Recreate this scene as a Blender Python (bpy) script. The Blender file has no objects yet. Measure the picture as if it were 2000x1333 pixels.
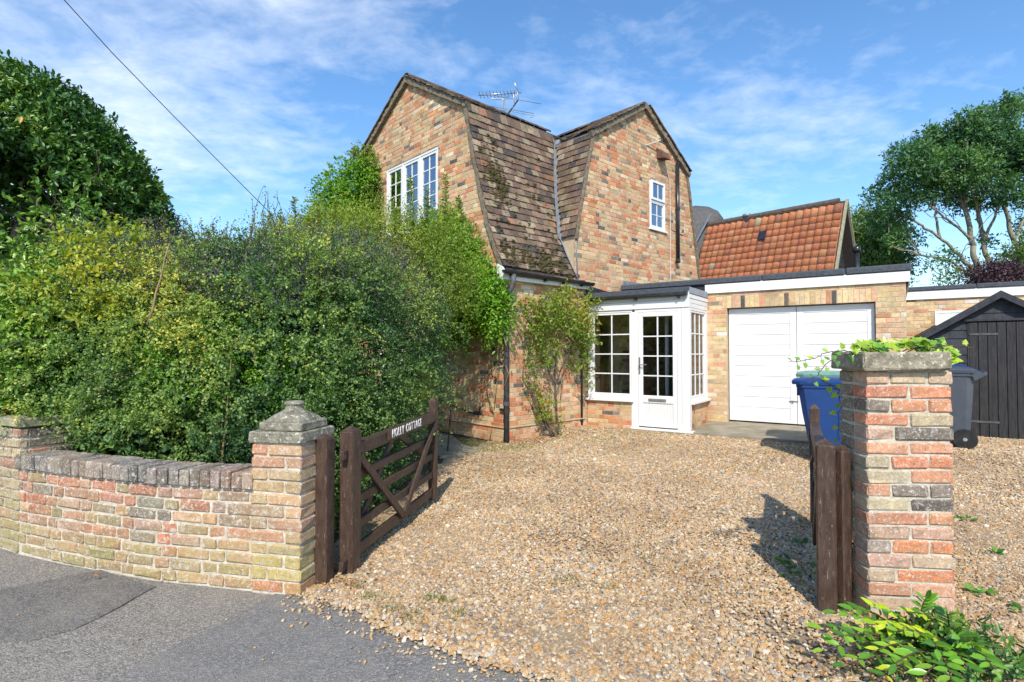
import bpy, math, random
import numpy as np
from mathutils import Vector, Matrix
R = random.Random(7); RN = np.random.default_rng(7)
SC = bpy.context.scene
LNK = SC.collection.objects.link
rad = math.radians

# ------------------------------------------------------------------ camera, sky, sun
CAMH = 1.4
cd = bpy.data.cameras.new('camera'); cam = bpy.data.objects.new('camera', cd); LNK(cam); SC.camera = cam
cd.sensor_width = 36; cd.lens = 19.35; cd.clip_start = .05; cd.clip_end = 3000
cam.location = (0, 0, CAMH); cam.rotation_euler = (rad(91.25), 0, 0)
SUN_EL, SUN_AZ = 43, 183      # azimuth measured clockwise from +Y: the sun stands behind the camera
w = bpy.data.worlds.new('World'); SC.world = w; w.use_nodes = True
wn, wl = w.node_tree.nodes, w.node_tree.links
for n in list(wn): wn.remove(n)
def WN(t, **k):
    n = wn.new(t)
    for a, b in k.items(): setattr(n, a, b)
    return n
sky = WN('ShaderNodeTexSky', sky_type='NISHITA', sun_disc=False, sun_elevation=rad(SUN_EL), sun_rotation=rad(SUN_AZ), air_density=1.0, dust_density=.5, ozone_density=2.2)
hs = WN('ShaderNodeHueSaturation'); hs.inputs['Hue'].default_value = .4995; hs.inputs['Saturation'].default_value = 1.2; hs.inputs['Value'].default_value = 1.3
wl.new(sky.outputs[0], hs.inputs['Color'])
tc = WN('ShaderNodeTexCoord'); sx = WN('ShaderNodeSeparateXYZ'); wl.new(tc.outputs['Generated'], sx.inputs[0])
def WM(op, a, b=None, c=None, clamp=False):
    n = WN('ShaderNodeMath', operation=op, use_clamp=clamp)
    for i, v in enumerate((a, b, c)):
        if v is None: continue
        if isinstance(v, (int, float)): n.inputs[i].default_value = v
        else: wl.new(v, n.inputs[i])
    return n.outputs[0]
zz = WM('ADD', WM('MAXIMUM', sx.outputs[2], 0.0), .16)
cx = WN('ShaderNodeCombineXYZ'); wl.new(WM('DIVIDE', sx.outputs[0], zz), cx.inputs[0]); wl.new(WM('DIVIDE', sx.outputs[1], zz), cx.inputs[1])
mp = WN('ShaderNodeMapping'); mp.inputs['Rotation'].default_value = (0, 0, rad(-28)); mp.inputs['Scale'].default_value = (1.15, 1.75, 1); mp.inputs['Location'].default_value = (3.2, 1.4, 0)
wl.new(cx.outputs[0], mp.inputs[0])
def WNoise(scale, det, rough, vec, dist=0):
    n = WN('ShaderNodeTexNoise'); n.inputs['Scale'].default_value = scale; n.inputs['Detail'].default_value = det
    n.inputs['Roughness'].default_value = rough; n.inputs['Distortion'].default_value = dist; wl.new(vec, n.inputs['Vector']); return n.outputs[0]
def lobe(d, lo):
    v = Vector(d).normalized(); n = WN('ShaderNodeVectorMath', operation='DOT_PRODUCT'); wl.new(tc.outputs['Generated'], n.inputs[0]); n.inputs[1].default_value = v
    m_ = WN('ShaderNodeMapRange', interpolation_type='SMOOTHSTEP'); wl.new(n.outputs['Value'], m_.inputs[0]); m_.inputs[1].default_value = lo; m_.inputs[2].default_value = 1; return m_.outputs[0]
bank = WM('ADD', WM('MULTIPLY', lobe((-.62, .70, .50), .80), .46), WM('MULTIPLY', lobe((.30, .85, .42), .84), .24))
big = WNoise(.62, 3, .5, mp.outputs[0], .3); fine = WNoise(3.4, 8, .62, mp.outputs[0], .35); tiny = WNoise(11, 5, .6, cx.outputs[0], .2)
cl = WM('ADD', WM('ADD', bank, WM('MULTIPLY', big, .75)), WM('ADD', WM('MULTIPLY', fine, .62), WM('MULTIPLY', tiny, .34)))
cov = WM('MULTIPLY', WM('SUBTRACT', cl, 1.05), 2.3, clamp=True)
cov = WM('POWER', cov, 1.15)
cov = WM('MULTIPLY', cov, .62)
mx = WN('ShaderNodeMix', data_type='RGBA'); wl.new(cov, mx.inputs[0]); wl.new(hs.outputs[0], mx.inputs[6]); mx.inputs[7].default_value = (6.9, 7.3, 7.9, 1)
bg = WN('ShaderNodeBackground'); bg.inputs[1].default_value = .15; wo = WN('ShaderNodeOutputWorld')
wl.new(mx.outputs[2], bg.inputs[0]); wl.new(bg.outputs[0], wo.inputs[0])
sd = bpy.data.lights.new('sun', 'SUN'); sd.energy = 4.25; sd.angle = rad(.6); sd.color = (1, .925, .80)
sun = bpy.data.objects.new('sun', sd); LNK(sun)
a = rad(SUN_AZ); e = rad(SUN_EL)
sun.rotation_euler = Vector((math.sin(a)*math.cos(e), math.cos(a)*math.cos(e), math.sin(e))).to_track_quat('Z', 'Y').to_euler()
SC.view_settings.view_transform = 'Standard'; SC.view_settings.look = 'None'; SC.view_settings.gamma = 1
SC.view_settings.use_curve_mapping = False; SC.view_settings.exposure = .32
SC.cycles.max_bounces = 10; SC.cycles.transparent_max_bounces = 12

# ------------------------------------------------------------------ materials
def nodemat(name):
    m = bpy.data.materials.new(name); m.use_nodes = True
    nt = m.node_tree; b = nt.nodes['Principled BSDF']
    return m, nt, b
class NB:
    def __init__(s, nt): s.nt = nt
    def n(s, t, ins=None, **k):
        x = s.nt.nodes.new(t)
        for a_, b_ in k.items(): setattr(x, a_, b_)
        for a_, b_ in (ins or {}).items():
            if hasattr(b_, 'links') or isinstance(b_, bpy.types.NodeSocket): s.nt.links.new(b_, x.inputs[a_])
            else: x.inputs[a_].default_value = b_
        return x
    def noise(s, vec, scale, det=4, rough=.55, dist=0):
        return s.n('ShaderNodeTexNoise', {'Vector': vec, 'Scale': scale, 'Detail': det, 'Roughness': rough, 'Distortion': dist}).outputs[0]
    def ramp(s, f, stops):
        x = s.n('ShaderNodeValToRGB', {0: f}); el = x.color_ramp.elements
        while len(el) < len(stops): el.new(.5)
        for q, (p, c) in zip(el, stops):
            q.position = p; q.color = (*c, 1) if len(c) == 3 else c
        return x.outputs[0]
    def mask(s, f, lo, hi):
        return s.n('ShaderNodeMapRange', {0: f, 1: lo, 2: hi}).outputs[0]
    def mix(s, f, a_, b_, mode='MIX'):
        x = s.n('ShaderNodeMix', data_type='RGBA', blend_type=mode)
        for i, v in ((0, f), (6, a_), (7, b_)):
            if isinstance(v, (int, float)): x.inputs[i].default_value = v
            elif isinstance(v, tuple): x.inputs[i].default_value = (*v, 1)
            else: s.nt.links.new(v, x.inputs[i])
        return x.outputs[2]
    def bump(s, h, strength, dist=.01, nrm=None):
        d = {'Height': h, 'Strength': strength, 'Distance': dist}
        if nrm is not None: d['Normal'] = nrm
        return s.n('ShaderNodeBump', d).outputs[0]
    def pos(s): return s.n('ShaderNodeNewGeometry').outputs['Position']
    def obj(s): return s.n('ShaderNodeTexCoord').outputs['Object']
    def math(s, op, a_, b_=None):
        x = s.n('ShaderNodeMath', operation=op)
        for i, v in ((0, a_), (1, b_)):
            if v is None: continue
            if isinstance(v, (int, float)): x.inputs[i].default_value = v
            else: s.nt.links.new(v, x.inputs[i])
        return x.outputs[0]
def simple(name, c1, c2=None, scale=6, rough=.7, bump=.2, bs=60, bd=.004, spec=.3, grime=None, metal=0, stretch=None):
    m, nt, b = nodemat(name); N = NB(nt); p = N.pos()
    if stretch: p = N.n('ShaderNodeMapping', {0: p, 'Scale': stretch}).outputs[0]
    c2 = c2 or tuple(x*.75 for x in c1)
    c = N.mix(N.mask(N.noise(p, scale, 6, .6), .35, .65), c1, c2)
    if grime: c = N.mix(N.math('MULTIPLY', N.mask(N.noise(p, scale*2.3, 6, .7, .4), .56, .7), grime[1]), c, grime[0])
    nt.links.new(c, b.inputs['Base Color']); b.inputs['Roughness'].default_value = rough; b.inputs['Metallic'].default_value = metal
    b.inputs['Specular IOR Level'].default_value = spec
    if bump: nt.links.new(N.bump(N.noise(p, bs, 4), bump, bd), b.inputs['Normal'])
    return m
def brickmat(name, attr, white=.0, moss=.0, lo=.72, rust=False):
    m, nt, b = nodemat(name); N = NB(nt); p = N.pos()
    c = N.n('ShaderNodeAttribute', attribute_name='col').outputs['Color'] if attr else N.n('ShaderNodeObjectInfo').outputs['Color']
    n1 = N.noise(p, 18, 6, .65); n2 = N.noise(p, 90, 4, .7); n3 = N.noise(p, 1.6, 4, .55)
    c = N.mix(1.0, c, N.ramp(n1, [(.3, (lo, lo, lo)), (.7, (1.25, 1.22, 1.18))]), 'MULTIPLY')
    c = N.mix(.6, c, N.ramp(n2, [(.34, (.6, .58, .56)), (.6, (1.15, 1.15, 1.15))]), 'MULTIPLY')
    c = N.mix(N.math('MULTIPLY', N.mask(n3, .45, .7), .4), c, (.36, .29, .18)); c = N.mix(N.math('MULTIPLY', N.mask(N.noise(p, .8, 3, .5), .5, .68), .35), c, (.52, .27, .14))
    if rust:
        st = N.n('ShaderNodeMapping', {0: p, 'Scale': (2.2, 2.2, .45)}).outputs[0]
        c = N.mix(N.math('MULTIPLY', N.mask(N.noise(st, 1.7, 5, .6), .56, .74), .4), c, (.42, .17, .05))
        c = N.mix(N.math('MULTIPLY', N.mask(N.noise(p, 2.9, 5, .6), .57, .7), .45), c, (.13, .11, .09))
    if white:
        c = N.mix(N.math('MULTIPLY', N.mask(N.noise(p, 34, 7, .75, .5), .53, .64), white), c, (.58, .55, .50))
        c = N.mix(N.math('MULTIPLY', N.mask(N.noise(p, 7, 6, .72, .5), .49, .68), white*.2), c, (.47, .42, .36))
    if white > .3:
        c = N.mix(N.math('MULTIPLY', N.mask(N.noise(p, 75, 5, .75, .2), .565, .62), .8), c, (.62, .59, .53))
        c = N.mix(N.math('MULTIPLY', N.mask(N.noise(p, 42, 5, .7, .3), .58, .66), .5), c, (.14, .11, .09))
    if moss:
        z = N.n('ShaderNodeSeparateXYZ', {0: p}).outputs[2]
        g = N.math('MULTIPLY', N.mask(N.noise(p, 5.5, 6, .65, .3), .38, .66), N.mask(z, .62, .12))
        c = N.mix(N.math('MULTIPLY', g, moss), c, (.30, .28, .10))
    nt.links.new(c, b.inputs['Base Color']); b.inputs['Roughness'].default_value = .92; b.inputs['Specular IOR Level'].default_value = .15
    nb = N.bump(n1, .5, .012); nt.links.new(N.bump(n2, .6, .005, nb), b.inputs['Normal'])
    return m
M = {}
M['brick_o'] = brickmat('house_brick', False, .22, 0, .8, True); M['brick_a'] = brickmat('house_brick_joined', True, .22, 0, .8, True)
M['wbrick'] = brickmat('old_wall_brick', False, .85, .55, .66); M['pbrick'] = brickmat('pillar_brick', False, .42, 0, .72)
M['lbrick'] = brickmat('left_pillar_brick', False, .8, .45, .7)
M['mortar'] = simple('mortar', (.52, .42, .29), (.42, .33, .22), 9, .95, .5, 120, .004)
M['wmortar'] = simple('wall_mortar', (.62, .57, .48), (.40, .35, .27), 22, .95, .8, 90, .008)
M['pmortar'] = simple('pillar_mortar', (.58, .54, .45), (.42, .38, .30), 30, .95, .8, 110, .008, grime=((.66, .63, .57), .7))
M['coping'] = brickmat('coping_brick', False, .7, 0, .5)
M['concrete'] = simple('weathered_concrete', (.36, .32, .24), (.16, .14, .10), 20, .95, .9, 110, .010, grime=((.62, .60, .53), 1.6))
M['concrete_l'] = simple('mossy_concrete', (.30, .28, .21), (.13, .12, .085), 17, .95, .9, 110, .010, grime=((.62, .61, .55), 1.7))
M['pierstone'] = simple('pier_coping', (.36, .34, .24), (.23, .22, .13), 16, .95, .8, 110, .006)
M['slab'] = simple('concrete_slab', (.33, .29, .22), (.20, .18, .12), 3.5, .95, .5, 60, .006, grime=((.14, .14, .07), .6))
M['white'] = simple('white_upvc', (.75, .75, .74), (.71, .71, .70), 3, .35, .0, spec=.4, grime=((.6, .59, .55), .15))
M['wpaint'] = simple('white_painted_boards', (.75, .75, .75), (.68, .67, .66), 2.2, .5, .25, 30, .002, grime=((.5, .49, .46), .25), stretch=(1, 1, 5))
M['grey_trim'] = simple('grey_trim', (.30, .33, .37), (.22, .24, .28), 8, .5, .1)
M['felt'] = simple('roofing_felt', (.045, .055, .07), (.085, .095, .11), 30, .85, .6, 260, .003)
M['black'] = simple('black_plastic', (.012, .013, .016), (.03, .03, .034), 12, .28, .05, spec=.5)
M['iron'] = simple('old_iron_pipe', (.055, .058, .065), (.11, .11, .115), 14, .55, .2)
M['lead'] = simple('lead', (.13, .15, .175), (.21, .23, .255), 10, .5, .3, 40, .004)
M['metal'] = simple('aluminium', (.55, .56, .58), (.4, .4, .42), 8, .35, 0, metal=.8)
M['steel'] = simple('galvanised', (.28, .3, .31), (.2, .21, .22), 8, .5, 0, metal=.5)
M['verge'] = simple('verge_mortar', (.25, .21, .15), (.13, .11, .08), 16, .95, .7, 70, .01)
M['ridge'] = simple('ridge_tile', (.13, .095, .07), (.07, .06, .05), 9, .95, .8, 60, .01, grime=((.28, .25, .17), .7))
M['thatch'] = simple('thatch', (.15, .145, .14), (.085, .08, .08), 22, .95, 1.0, 90, .03, stretch=(1, 1, .3))
M['shedwood'] = simple('black_stained_boards', (.018, .022, .032), (.04, .042, .05), 5, .65, .5, 50, .004, grime=((.16, .14, .13), .45), stretch=(3, 3, 1))
M['sheddoor'] = simple('black_stained_door', (.016, .017, .021), (.038, .036, .036), 6, .6, .5, 70, .004, grime=((.17, .14, .12), .4), stretch=(8, 8, .7))
M['shedfelt'] = simple('shed_felt', (.05, .055, .065), (.03, .033, .04), 15, .7, .4, 120, .003)
M['moss'] = simple('moss', (.10, .085, .02), (.045, .04, .012), 40, .95, 1, 160, .01)
M['dark'] = simple('dark_interior', (.03, .03, .033), None, 4, .9, 0)
M['curtain_or_dark_panel'] = simple('pale_curtain', (.55, .56, .55), (.4, .42, .4), 9, .9, 0, stretch=(3, 3, .1))
M['blind'] = simple('striped_curtain', (.42, .22, .12), (.55, .45, .3), 22, .9, 0, stretch=(1, 1, .02))
M['blue'] = simple('blue_bin_plastic', (.003, .036, .15), (.004, .042, .18), 5, .5, .15, 200, .001, spec=.5, grime=((.03, .07, .25), .25))
M['greybin'] = simple('grey_bin_plastic', (.055, .065, .085), (.075, .085, .105), 6, .42, .15, 200, .001, spec=.5)
M['greenbin'] = simple('green_lid_plastic', (.17, .33, .27), (.12, .24, .2), 5, .4, .1)
M['tyre'] = simple('tyre_rubber', (.012, .012, .012), (.03, .03, .03), 20, .7, .1)
M['bark'] = simple('bark', (.16, .125, .09), (.07, .055, .04), 14, .9, .8, 50, .02)
M['bark_pale'] = simple('pale_bark', (.30, .28, .22), (.16, .15, .11), 4, .9, .5, 30, .02)
M['twig'] = simple('twig', (.13, .075, .05), (.06, .04, .03), 20, .9, .4)
M['tan'] = simple('tan_cane', (.30, .21, .10), (.2, .14, .07), 20, .8, .4)
M['cable'] = simple('cable_sheath', (.02, .02, .022), None, 20, .5, 0)
M['wcable'] = simple('white_cable', (.6, .57, .52), None, 20, .6, 0)
M['letters'] = simple('white_letters', (.78, .77, .74), (.65, .64, .6), 60, .6, .1)
M['terracotta'] = simple('terracotta_box', (.16, .08, .055), (.1, .06, .05), 20, .8, .3)
def gatewood():
    m, nt, b = nodemat('brown_stained_timber'); N = NB(nt); p = N.pos()
    st = N.n('ShaderNodeMapping', {0: p, 'Scale': (5, 5, 1.1)}).outputs[0]
    c = N.mix(N.mask(N.noise(st, 9, 5, .6), .35, .65), (.042, .023, .016), (.082, .050, .035))
    c = N.mix(N.math('MULTIPLY', N.mask(N.noise(st, 15, 9, .85, .6), .575, .63), .7), c, (.36, .32, .28))
    nt.links.new(c, b.inputs['Base Color']); b.inputs['Roughness'].default_value = .5; b.inputs['Specular IOR Level'].default_value = .4
    nt.links.new(N.bump(N.noise(st, 30, 5), .55, .006), b.inputs['Normal']); return m
M['gate'] = gatewood()
def tilemat(name, attr, dark=(.04, .033, .03), moss=.55):
    m, nt, b = nodemat(name); N = NB(nt); p = N.pos()
    c = N.n('ShaderNodeAttribute', attribute_name='col').outputs['Color'] if attr else N.n('ShaderNodeObjectInfo').outputs['Color']
    n1 = N.noise(p, 26, 6, .7); n2 = N.noise(p, 110, 4, .7)
    c = N.mix(1.0, c, N.ramp(n1, [(.32, (.6, .6, .6)), (.7, (1.3, 1.28, 1.25))]), 'MULTIPLY')
    c = N.mix(N.math('MULTIPLY', N.mask(N.noise(p, 48, 6, .75, .4), .54, .64), .5), c, (.27, .24, .17))
    c = N.mix(N.math('MULTIPLY', N.mask(N.noise(p, 3.3, 6, .7, .3), .53, .66), moss), c, (.11, .09, .03))
    c = N.mix(N.math('MULTIPLY', N.mask(N.noise(p, 60, 4, .7, .3), .58, .66), .6), c, dark)
    nt.links.new(c, b.inputs['Base Color']); b.inputs['Roughness'].default_value = .9; b.inputs['Specular IOR Level'].default_value = .2
    nt.links.new(N.bump(n2, .6, .005, N.bump(n1, .5, .01)), b.inputs['Normal']); return m
M['tile_o'] = tilemat('clay_tile', False); M['tile_a'] = tilemat('clay_tile_joined', True)
M['pan_o'] = tilemat('pantile', False, (.10, .035, .02), .15); M['pan_a'] = tilemat('pantile_joined', True, (.10, .035, .02), .15)
def glassmat(name, refl, tint=(.98, .99, .99)):
    m, nt, b = nodemat(name); N = NB(nt); nt.nodes.remove(b)
    tr = N.n('ShaderNodeBsdfTransparent', {'Color': (*tint, 1)}); gl = N.n('ShaderNodeBsdfGlossy', {'Roughness': .015, 'Color': (.95, .97, 1, 1)})
    lw = N.n('ShaderNodeFresnel', {'IOR': 1.5}).outputs[0]
    f = N.math('ADD', N.math('MULTIPLY', lw, 1.0), refl)
    ms = N.n('ShaderNodeMixShader', {0: f, 1: tr.outputs[0], 2: gl.outputs[0]})
    nt.links.new(ms.outputs[0], nt.nodes['Material Output'].inputs[0]); return m
M['glass'] = glassmat('porch_glass', .03); M['glass_up'] = glassmat('upper_window_glass', .34)
M['glass_side'] = glassmat('side_glass', .05)
def leafmat(name, stops, rough=.5, trans=.25, spec=.4):
    m, nt, b = nodemat(name); N = NB(nt)
    v = N.n('ShaderNodeAttribute', attribute_name='v').outputs['Fac']
    c = N.ramp(v, stops)
    nt.links.new(c, b.inputs['Base Color']); b.inputs['Roughness'].default_value = rough; b.inputs['Specular IOR Level'].default_value = spec
    tl = N.n('ShaderNodeBsdfTranslucent', {'Color': N.mix(1.0, c, (1.5, 1.5, .7), 'MULTIPLY')})
    ms = N.n('ShaderNodeMixShader', {0: trans, 1: b.outputs[0], 2: tl.outputs[0]})
    nt.links.new(ms.outputs[0], nt.nodes['Material Output'].inputs[0]); return m
def leafmat_obj(name, rough=.4, trans=.2):
    m, nt, b = nodemat(name); N = NB(nt); c0 = N.n('ShaderNodeObjectInfo').outputs['Color']
    x = N.n('ShaderNodeSeparateXYZ', {0: N.obj()})
    ax = N.math('ABSOLUTE', x.outputs[1])
    c = N.mix(N.mask(ax, .0022, .0008), c0, (.42, .46, .18))
    c = N.mix(N.math('MULTIPLY', N.mask(N.noise(N.pos(), 60, 4), .4, .7), .35), c, N.mix(1.0, c, (.55, .6, .5), 'MULTIPLY'))
    nt.links.new(c, b.inputs['Base Color']); b.inputs['Roughness'].default_value = rough
    tl = N.n('ShaderNodeBsdfTranslucent', {'Color': N.mix(1.0, c, (1.5, 1.5, .7), 'MULTIPLY')})
    ms = N.n('ShaderNodeMixShader', {0: trans, 1: b.outputs[0], 2: tl.outputs[0]})
    nt.links.new(ms.outputs[0], nt.nodes['Material Output'].inputs[0]); return m
M['leaf_o'] = leafmat_obj('large_leaf', .3)
M['l_hedge'] = leafmat('cotoneaster_leaf', [(0, (.035, .09, .04)), (.3, (.08, .17, .055)), (.52, (.15, .26, .065)), (.75, (.27, .37, .075)), (.92, (.42, .48, .09)), (1, (.6, .52, .10))], .45, .3)
M['l_hedgedark'] = leafmat('purple_leaf', [(0, (.025, .02, .045)), (.6, (.05, .045, .075)), (1, (.12, .10, .09))], .5, .1)
M['l_holly'] = leafmat('holly_leaf', [(0, (.04, .12, .02)), (.5, (.11, .24, .03)), (.85, (.24, .38, .05)), (1, (.36, .44, .06))], .34, .15, .5)
M['l_ever'] = leafmat('evergreen_leaf', [(0, (.02, .07, .015)), (.5, (.055, .15, .025)), (.85, (.14, .26, .04)), (.97, (.18, .3, .04)), (1, (.4, .26, .04))], .42, .15, .5)
M['l_shrub'] = leafmat('shrub_leaf', [(0, (.11, .18, .025)), (.5, (.21, .29, .04)), (.85, (.34, .40, .06)), (1, (.48, .42, .08))], .5, .32)
M['l_vine'] = leafmat('wisteria_leaf', [(0, (.06, .18, .015)), (.5, (.13, .31, .02)), (.85, (.25, .43, .03)), (1, (.45, .46, .05))], .4, .32)
M['l_rose'] = leafmat('rose_leaf', [(0, (.10, .18, .03)), (.5, (.20, .29, .04)), (.8, (.35, .38, .06)), (1, (.5, .3, .08))], .5, .32)
M['l_yellow'] = leafmat('yellow_leaf', [(0, (.13, .2, .02)), (.5, (.25, .32, .03)), (1, (.48, .46, .05))], .45, .35)
M['l_ash'] = leafmat('ash_leaf', [(0, (.025, .075, .035)), (.5, (.062, .165, .055)), (.9, (.15, .28, .07)), (1, (.24, .35, .09))], .5, .28)
M['l_back'] = leafmat('background_leaf', [(0, (.04, .09, .025)), (.5, (.10, .19, .04)), (1, (.22, .29, .06))], .6, .25)
M['l_purple'] = leafmat('plum_leaf', [(0, (.03, .012, .03)), (1, (.09, .045, .06))], .5, .2)
M['l_grass'] = leafmat('grass_blade', [(0, (.06, .12, .02)), (.6, (.15, .22, .035)), (1, (.35, .32, .1))], .6, .3)
M['l_dead'] = leafmat('fallen_leaf', [(0, (.22, .09, .03)), (.5, (.38, .19, .07)), (1, (.5, .33, .16))], .8, .1)

# ------------------------------------------------------------------ mesh helpers
def link_mesh(name, me, parent=None, m=None, kind=None):
    o = bpy.data.objects.new(name, me); LNK(o)
    if parent is not None: o.parent = parent
    if m is not None and not me.materials: me.materials.append(M[m] if isinstance(m, str) else m)
    if kind: o['kind'] = kind
    return o
def tag(o, label=None, cat=None, group=None, kind=None):
    if label: o['label'] = label
    if cat: o['category'] = cat
    if group: o['group'] = group
    if kind: o['kind'] = kind
    return o
def thing(name, label, cat, loc=(0, 0, 0), rz=0, group=None):
    o = bpy.data.objects.new(name, None); LNK(o); o.location = loc; o.rotation_euler = (0, 0, rz); o.empty_display_size = .2
    return tag(o, label, cat, group)
def _cb():
    V = []; idx = {}
    for sx_ in (-1, 1):
        for sy in (-1, 1):
            for sz in (-1, 1):
                for t in range(3): idx[(sx_, sy, sz, t)] = len(V); V.append((sx_, sy, sz, t))
    F = []
    for ax in range(3):
        for s in (-1, 1):
            o = [i for i in range(3) if i != ax]; q = []
            for (p, r) in ((-1, -1), (1, -1), (1, 1), (-1, 1)):
                c = [0, 0, 0]; c[ax] = s; c[o[0]] = p; c[o[1]] = r; q.append(idx[(*c, ax)])
            F.append(q)
    for ax in range(3):
        o = [i for i in range(3) if i != ax]
        for p in (-1, 1):
            for r in (-1, 1):
                c1 = [0, 0, 0]; c2 = [0, 0, 0]; c1[ax] = -1; c2[ax] = 1
                for c in (c1, c2): c[o[0]] = p; c[o[1]] = r
                F.append([idx[(*c1, o[0])], idx[(*c2, o[0])], idx[(*c2, o[1])], idx[(*c1, o[1])]])
    for sx_ in (-1, 1):
        for sy in (-1, 1):
            for sz in (-1, 1): F.append([idx[(sx_, sy, sz, t)] for t in range(3)])
    P = np.array([[v[i]*(1 if v[3] == i else .8) for i in range(3)] for v in V])
    for f in F:
        n = np.cross(P[f[1]]-P[f[0]], P[f[2]]-P[f[0]])
        if n @ P[f].mean(0) < 0: f.reverse()
    return V, F
CBV, CBF = _cb()
CBS = np.array([[v[0], v[1], v[2]] for v in CBV], float); CBT = np.array([[0 if v[3] == i else 1 for i in range(3)] for v in CBV], float)
class MB:
    def __init__(s): s.v = []; s.f = []; s.c = []; s.n = 0; s.vals = []
    def add(s, V, F, col=None):
        V = [tuple(map(float, p)) for p in V]; s.v += V
        s.f += [tuple(i+s.n for i in f) for f in F]; s.n += len(V); s.c += [col]*len(F); return s
    def box(s, x0, x1, y0, y1, z0, z1, bev=0, col=None, rot=None, jit=0):
        c = np.array([(x0+x1)/2, (y0+y1)/2, (z0+z1)/2]); h = np.array([x1-x0, y1-y0, z1-z0])/2
        if bev: P = CBS*(h-CBT*min(bev, h.min()*.9)); F = CBF
        else:
            P = np.array([(i, j, k) for i in (-1, 1) for j in (-1, 1) for k in (-1, 1)])*h
            F = [(0, 1, 3, 2), (4, 6, 7, 5), (0, 4, 5, 1), (2, 3, 7, 6), (0, 2, 6, 4), (1, 5, 7, 3)]
        if jit: P = P+RN.normal(0, jit, P.shape)
        if rot is not None: P = P@np.array(rot).T
        return s.add(P+c, F, col)
    def bar(s, p, q, wd, th, up=(0, 0, 1), bev=0, col=None):
        p = np.array(p, float); q = np.array(q, float); d = q-p; L = np.linalg.norm(d); d /= L
        u = np.array(up, float); sd_ = np.cross(d, u); sd_ /= np.linalg.norm(sd_); u = np.cross(sd_, d)
        Rm = np.array([d, sd_, u]).T; h = np.array([L/2, wd/2, th/2])
        P = (CBS*(h-CBT*bev) if bev else np.array([(i, j, k) for i in (-1, 1) for j in (-1, 1) for k in (-1, 1)])*h)@Rm.T+(p+q)/2
        F = CBF if bev else [(0, 1, 3, 2), (4, 6, 7, 5), (0, 4, 5, 1), (2, 3, 7, 6), (0, 2, 6, 4), (1, 5, 7, 3)]
        return s.add(P, F, col)
    def tube(s, pts, r, n=8, cap=True, col=None):
        pts = np.array(pts, float); k = len(pts); r = [r]*k if np.isscalar(r) else r
        V = []
        t0 = None
        for i in range(k):
            t = pts[min(i+1, k-1)]-pts[max(i-1, 0)]; t = t/(np.linalg.norm(t)+1e-9)
            if t0 is None:
                a_ = np.cross(t, (0, 0, 1) if abs(t[2]) < .9 else (1, 0, 0))
            else: a_ = t0-t*(t0@t)
            a_ = a_/(np.linalg.norm(a_)+1e-9); t0 = a_; b_ = np.cross(t, a_)
            for j in range(n):
                an = 2*math.pi*j/n; V.append(pts[i]+r[i]*(math.cos(an)*a_+math.sin(an)*b_))
        F = [(i*n+j, i*n+(j+1) % n, (i+1)*n+(j+1) % n, (i+1)*n+j) for i in range(k-1) for j in range(n)]
        if cap: F += [tuple(range(n))[::-1], tuple((k-1)*n+j for j in range(n))]
        return s.add(V, F, col)
    def prism(s, poly, to3d, d0, d1, col=None):
        """poly in (u,v); extruded between depths d0 (front) and d1 (back)"""
        n = len(poly); A = [to3d(u, v, d0) for u, v in poly]; B = [to3d(u, v, d1) for u, v in poly]
        F = [tuple(range(n)), tuple(range(n, 2*n))[::-1]]+[(i, i+n, (i+1) % n+n, (i+1) % n) for i in range(n)]
        return s.add(A+B, F, col)
    def lathe(s, prof, c, n=20, axis='z', col=None):
        V = []
        for (r, h) in prof:
            for j in range(n):
                an = 2*math.pi*j/n; p = (r*math.cos(an), r*math.sin(an), h)
                if axis == 'x': p = (p[2], p[0], p[1])
                if axis == 'y': p = (p[0], p[2], p[1])
                V.append((p[0]+c[0], p[1]+c[1], p[2]+c[2]))
        k = len(prof); F = [(i*n+j, i*n+(j+1) % n, (i+1)*n+(j+1) % n, (i+1)*n+j) for i in range(k-1) for j in range(n)]
        F += [tuple(range(n))[::-1], tuple((k-1)*n+j for j in range(n))]
        return s.add(V, F, col)
    def mesh(s, name, m=None, smooth=False):
        me = bpy.data.meshes.new(name); me.from_pydata(s.v, [], s.f); me.update()
        if m: me.materials.append(M[m] if isinstance(m, str) else m)
        if s.c and any(c is not None for c in s.c):
            at = me.attributes.new('col', 'FLOAT_COLOR', 'FACE'); at.data.foreach_set('color', np.array([(*(c or (.3, .3, .3)), 1) for c in s.c], dtype=np.float32).ravel())
        if smooth: me.shade_smooth()
        return me
    def build(s, name, m=None, parent=None, smooth=False, kind=None, fixn=False):
        me = s.mesh(name, m, smooth)
        if fixn:
            import bmesh
            bm = bmesh.new(); bm.from_mesh(me); bmesh.ops.recalc_face_normals(bm, faces=bm.faces); bm.to_mesh(me); bm.free()
            if smooth: me.shade_smooth()
        return link_mesh(name, me, parent, None, kind)
def part_box(name, m, parent, x0, x1, y0, y1, z0, z1, bev=.003):
    return MB().box(x0, x1, y0, y1, z0, z1, bev).build(name, m, parent)
def clip_half(poly, a_, b_, c_):   # keep a*u+b*v<=c
    out = []
    for i in range(len(poly)):
        p, q = poly[i], poly[(i+1) % len(poly)]
        dp, dq = a_*p[0]+b_*p[1]-c_, a_*q[0]+b_*q[1]-c_
        if dp <= 0: out.append(p)
        if dp*dq < 0:
            t = dp/(dp-dq); out.append((p[0]+t*(q[0]-p[0]), p[1]+t*(q[1]-p[1])))
    return out
def clip_rect(poly, u0, u1, v0, v1):
    for h in ((-1, 0, -u0), (1, 0, u1), (0, -1, -v0), (0, 1, v1)):
        if len(poly) < 3: return []
        poly = clip_half(poly, *h)
    return poly
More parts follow.
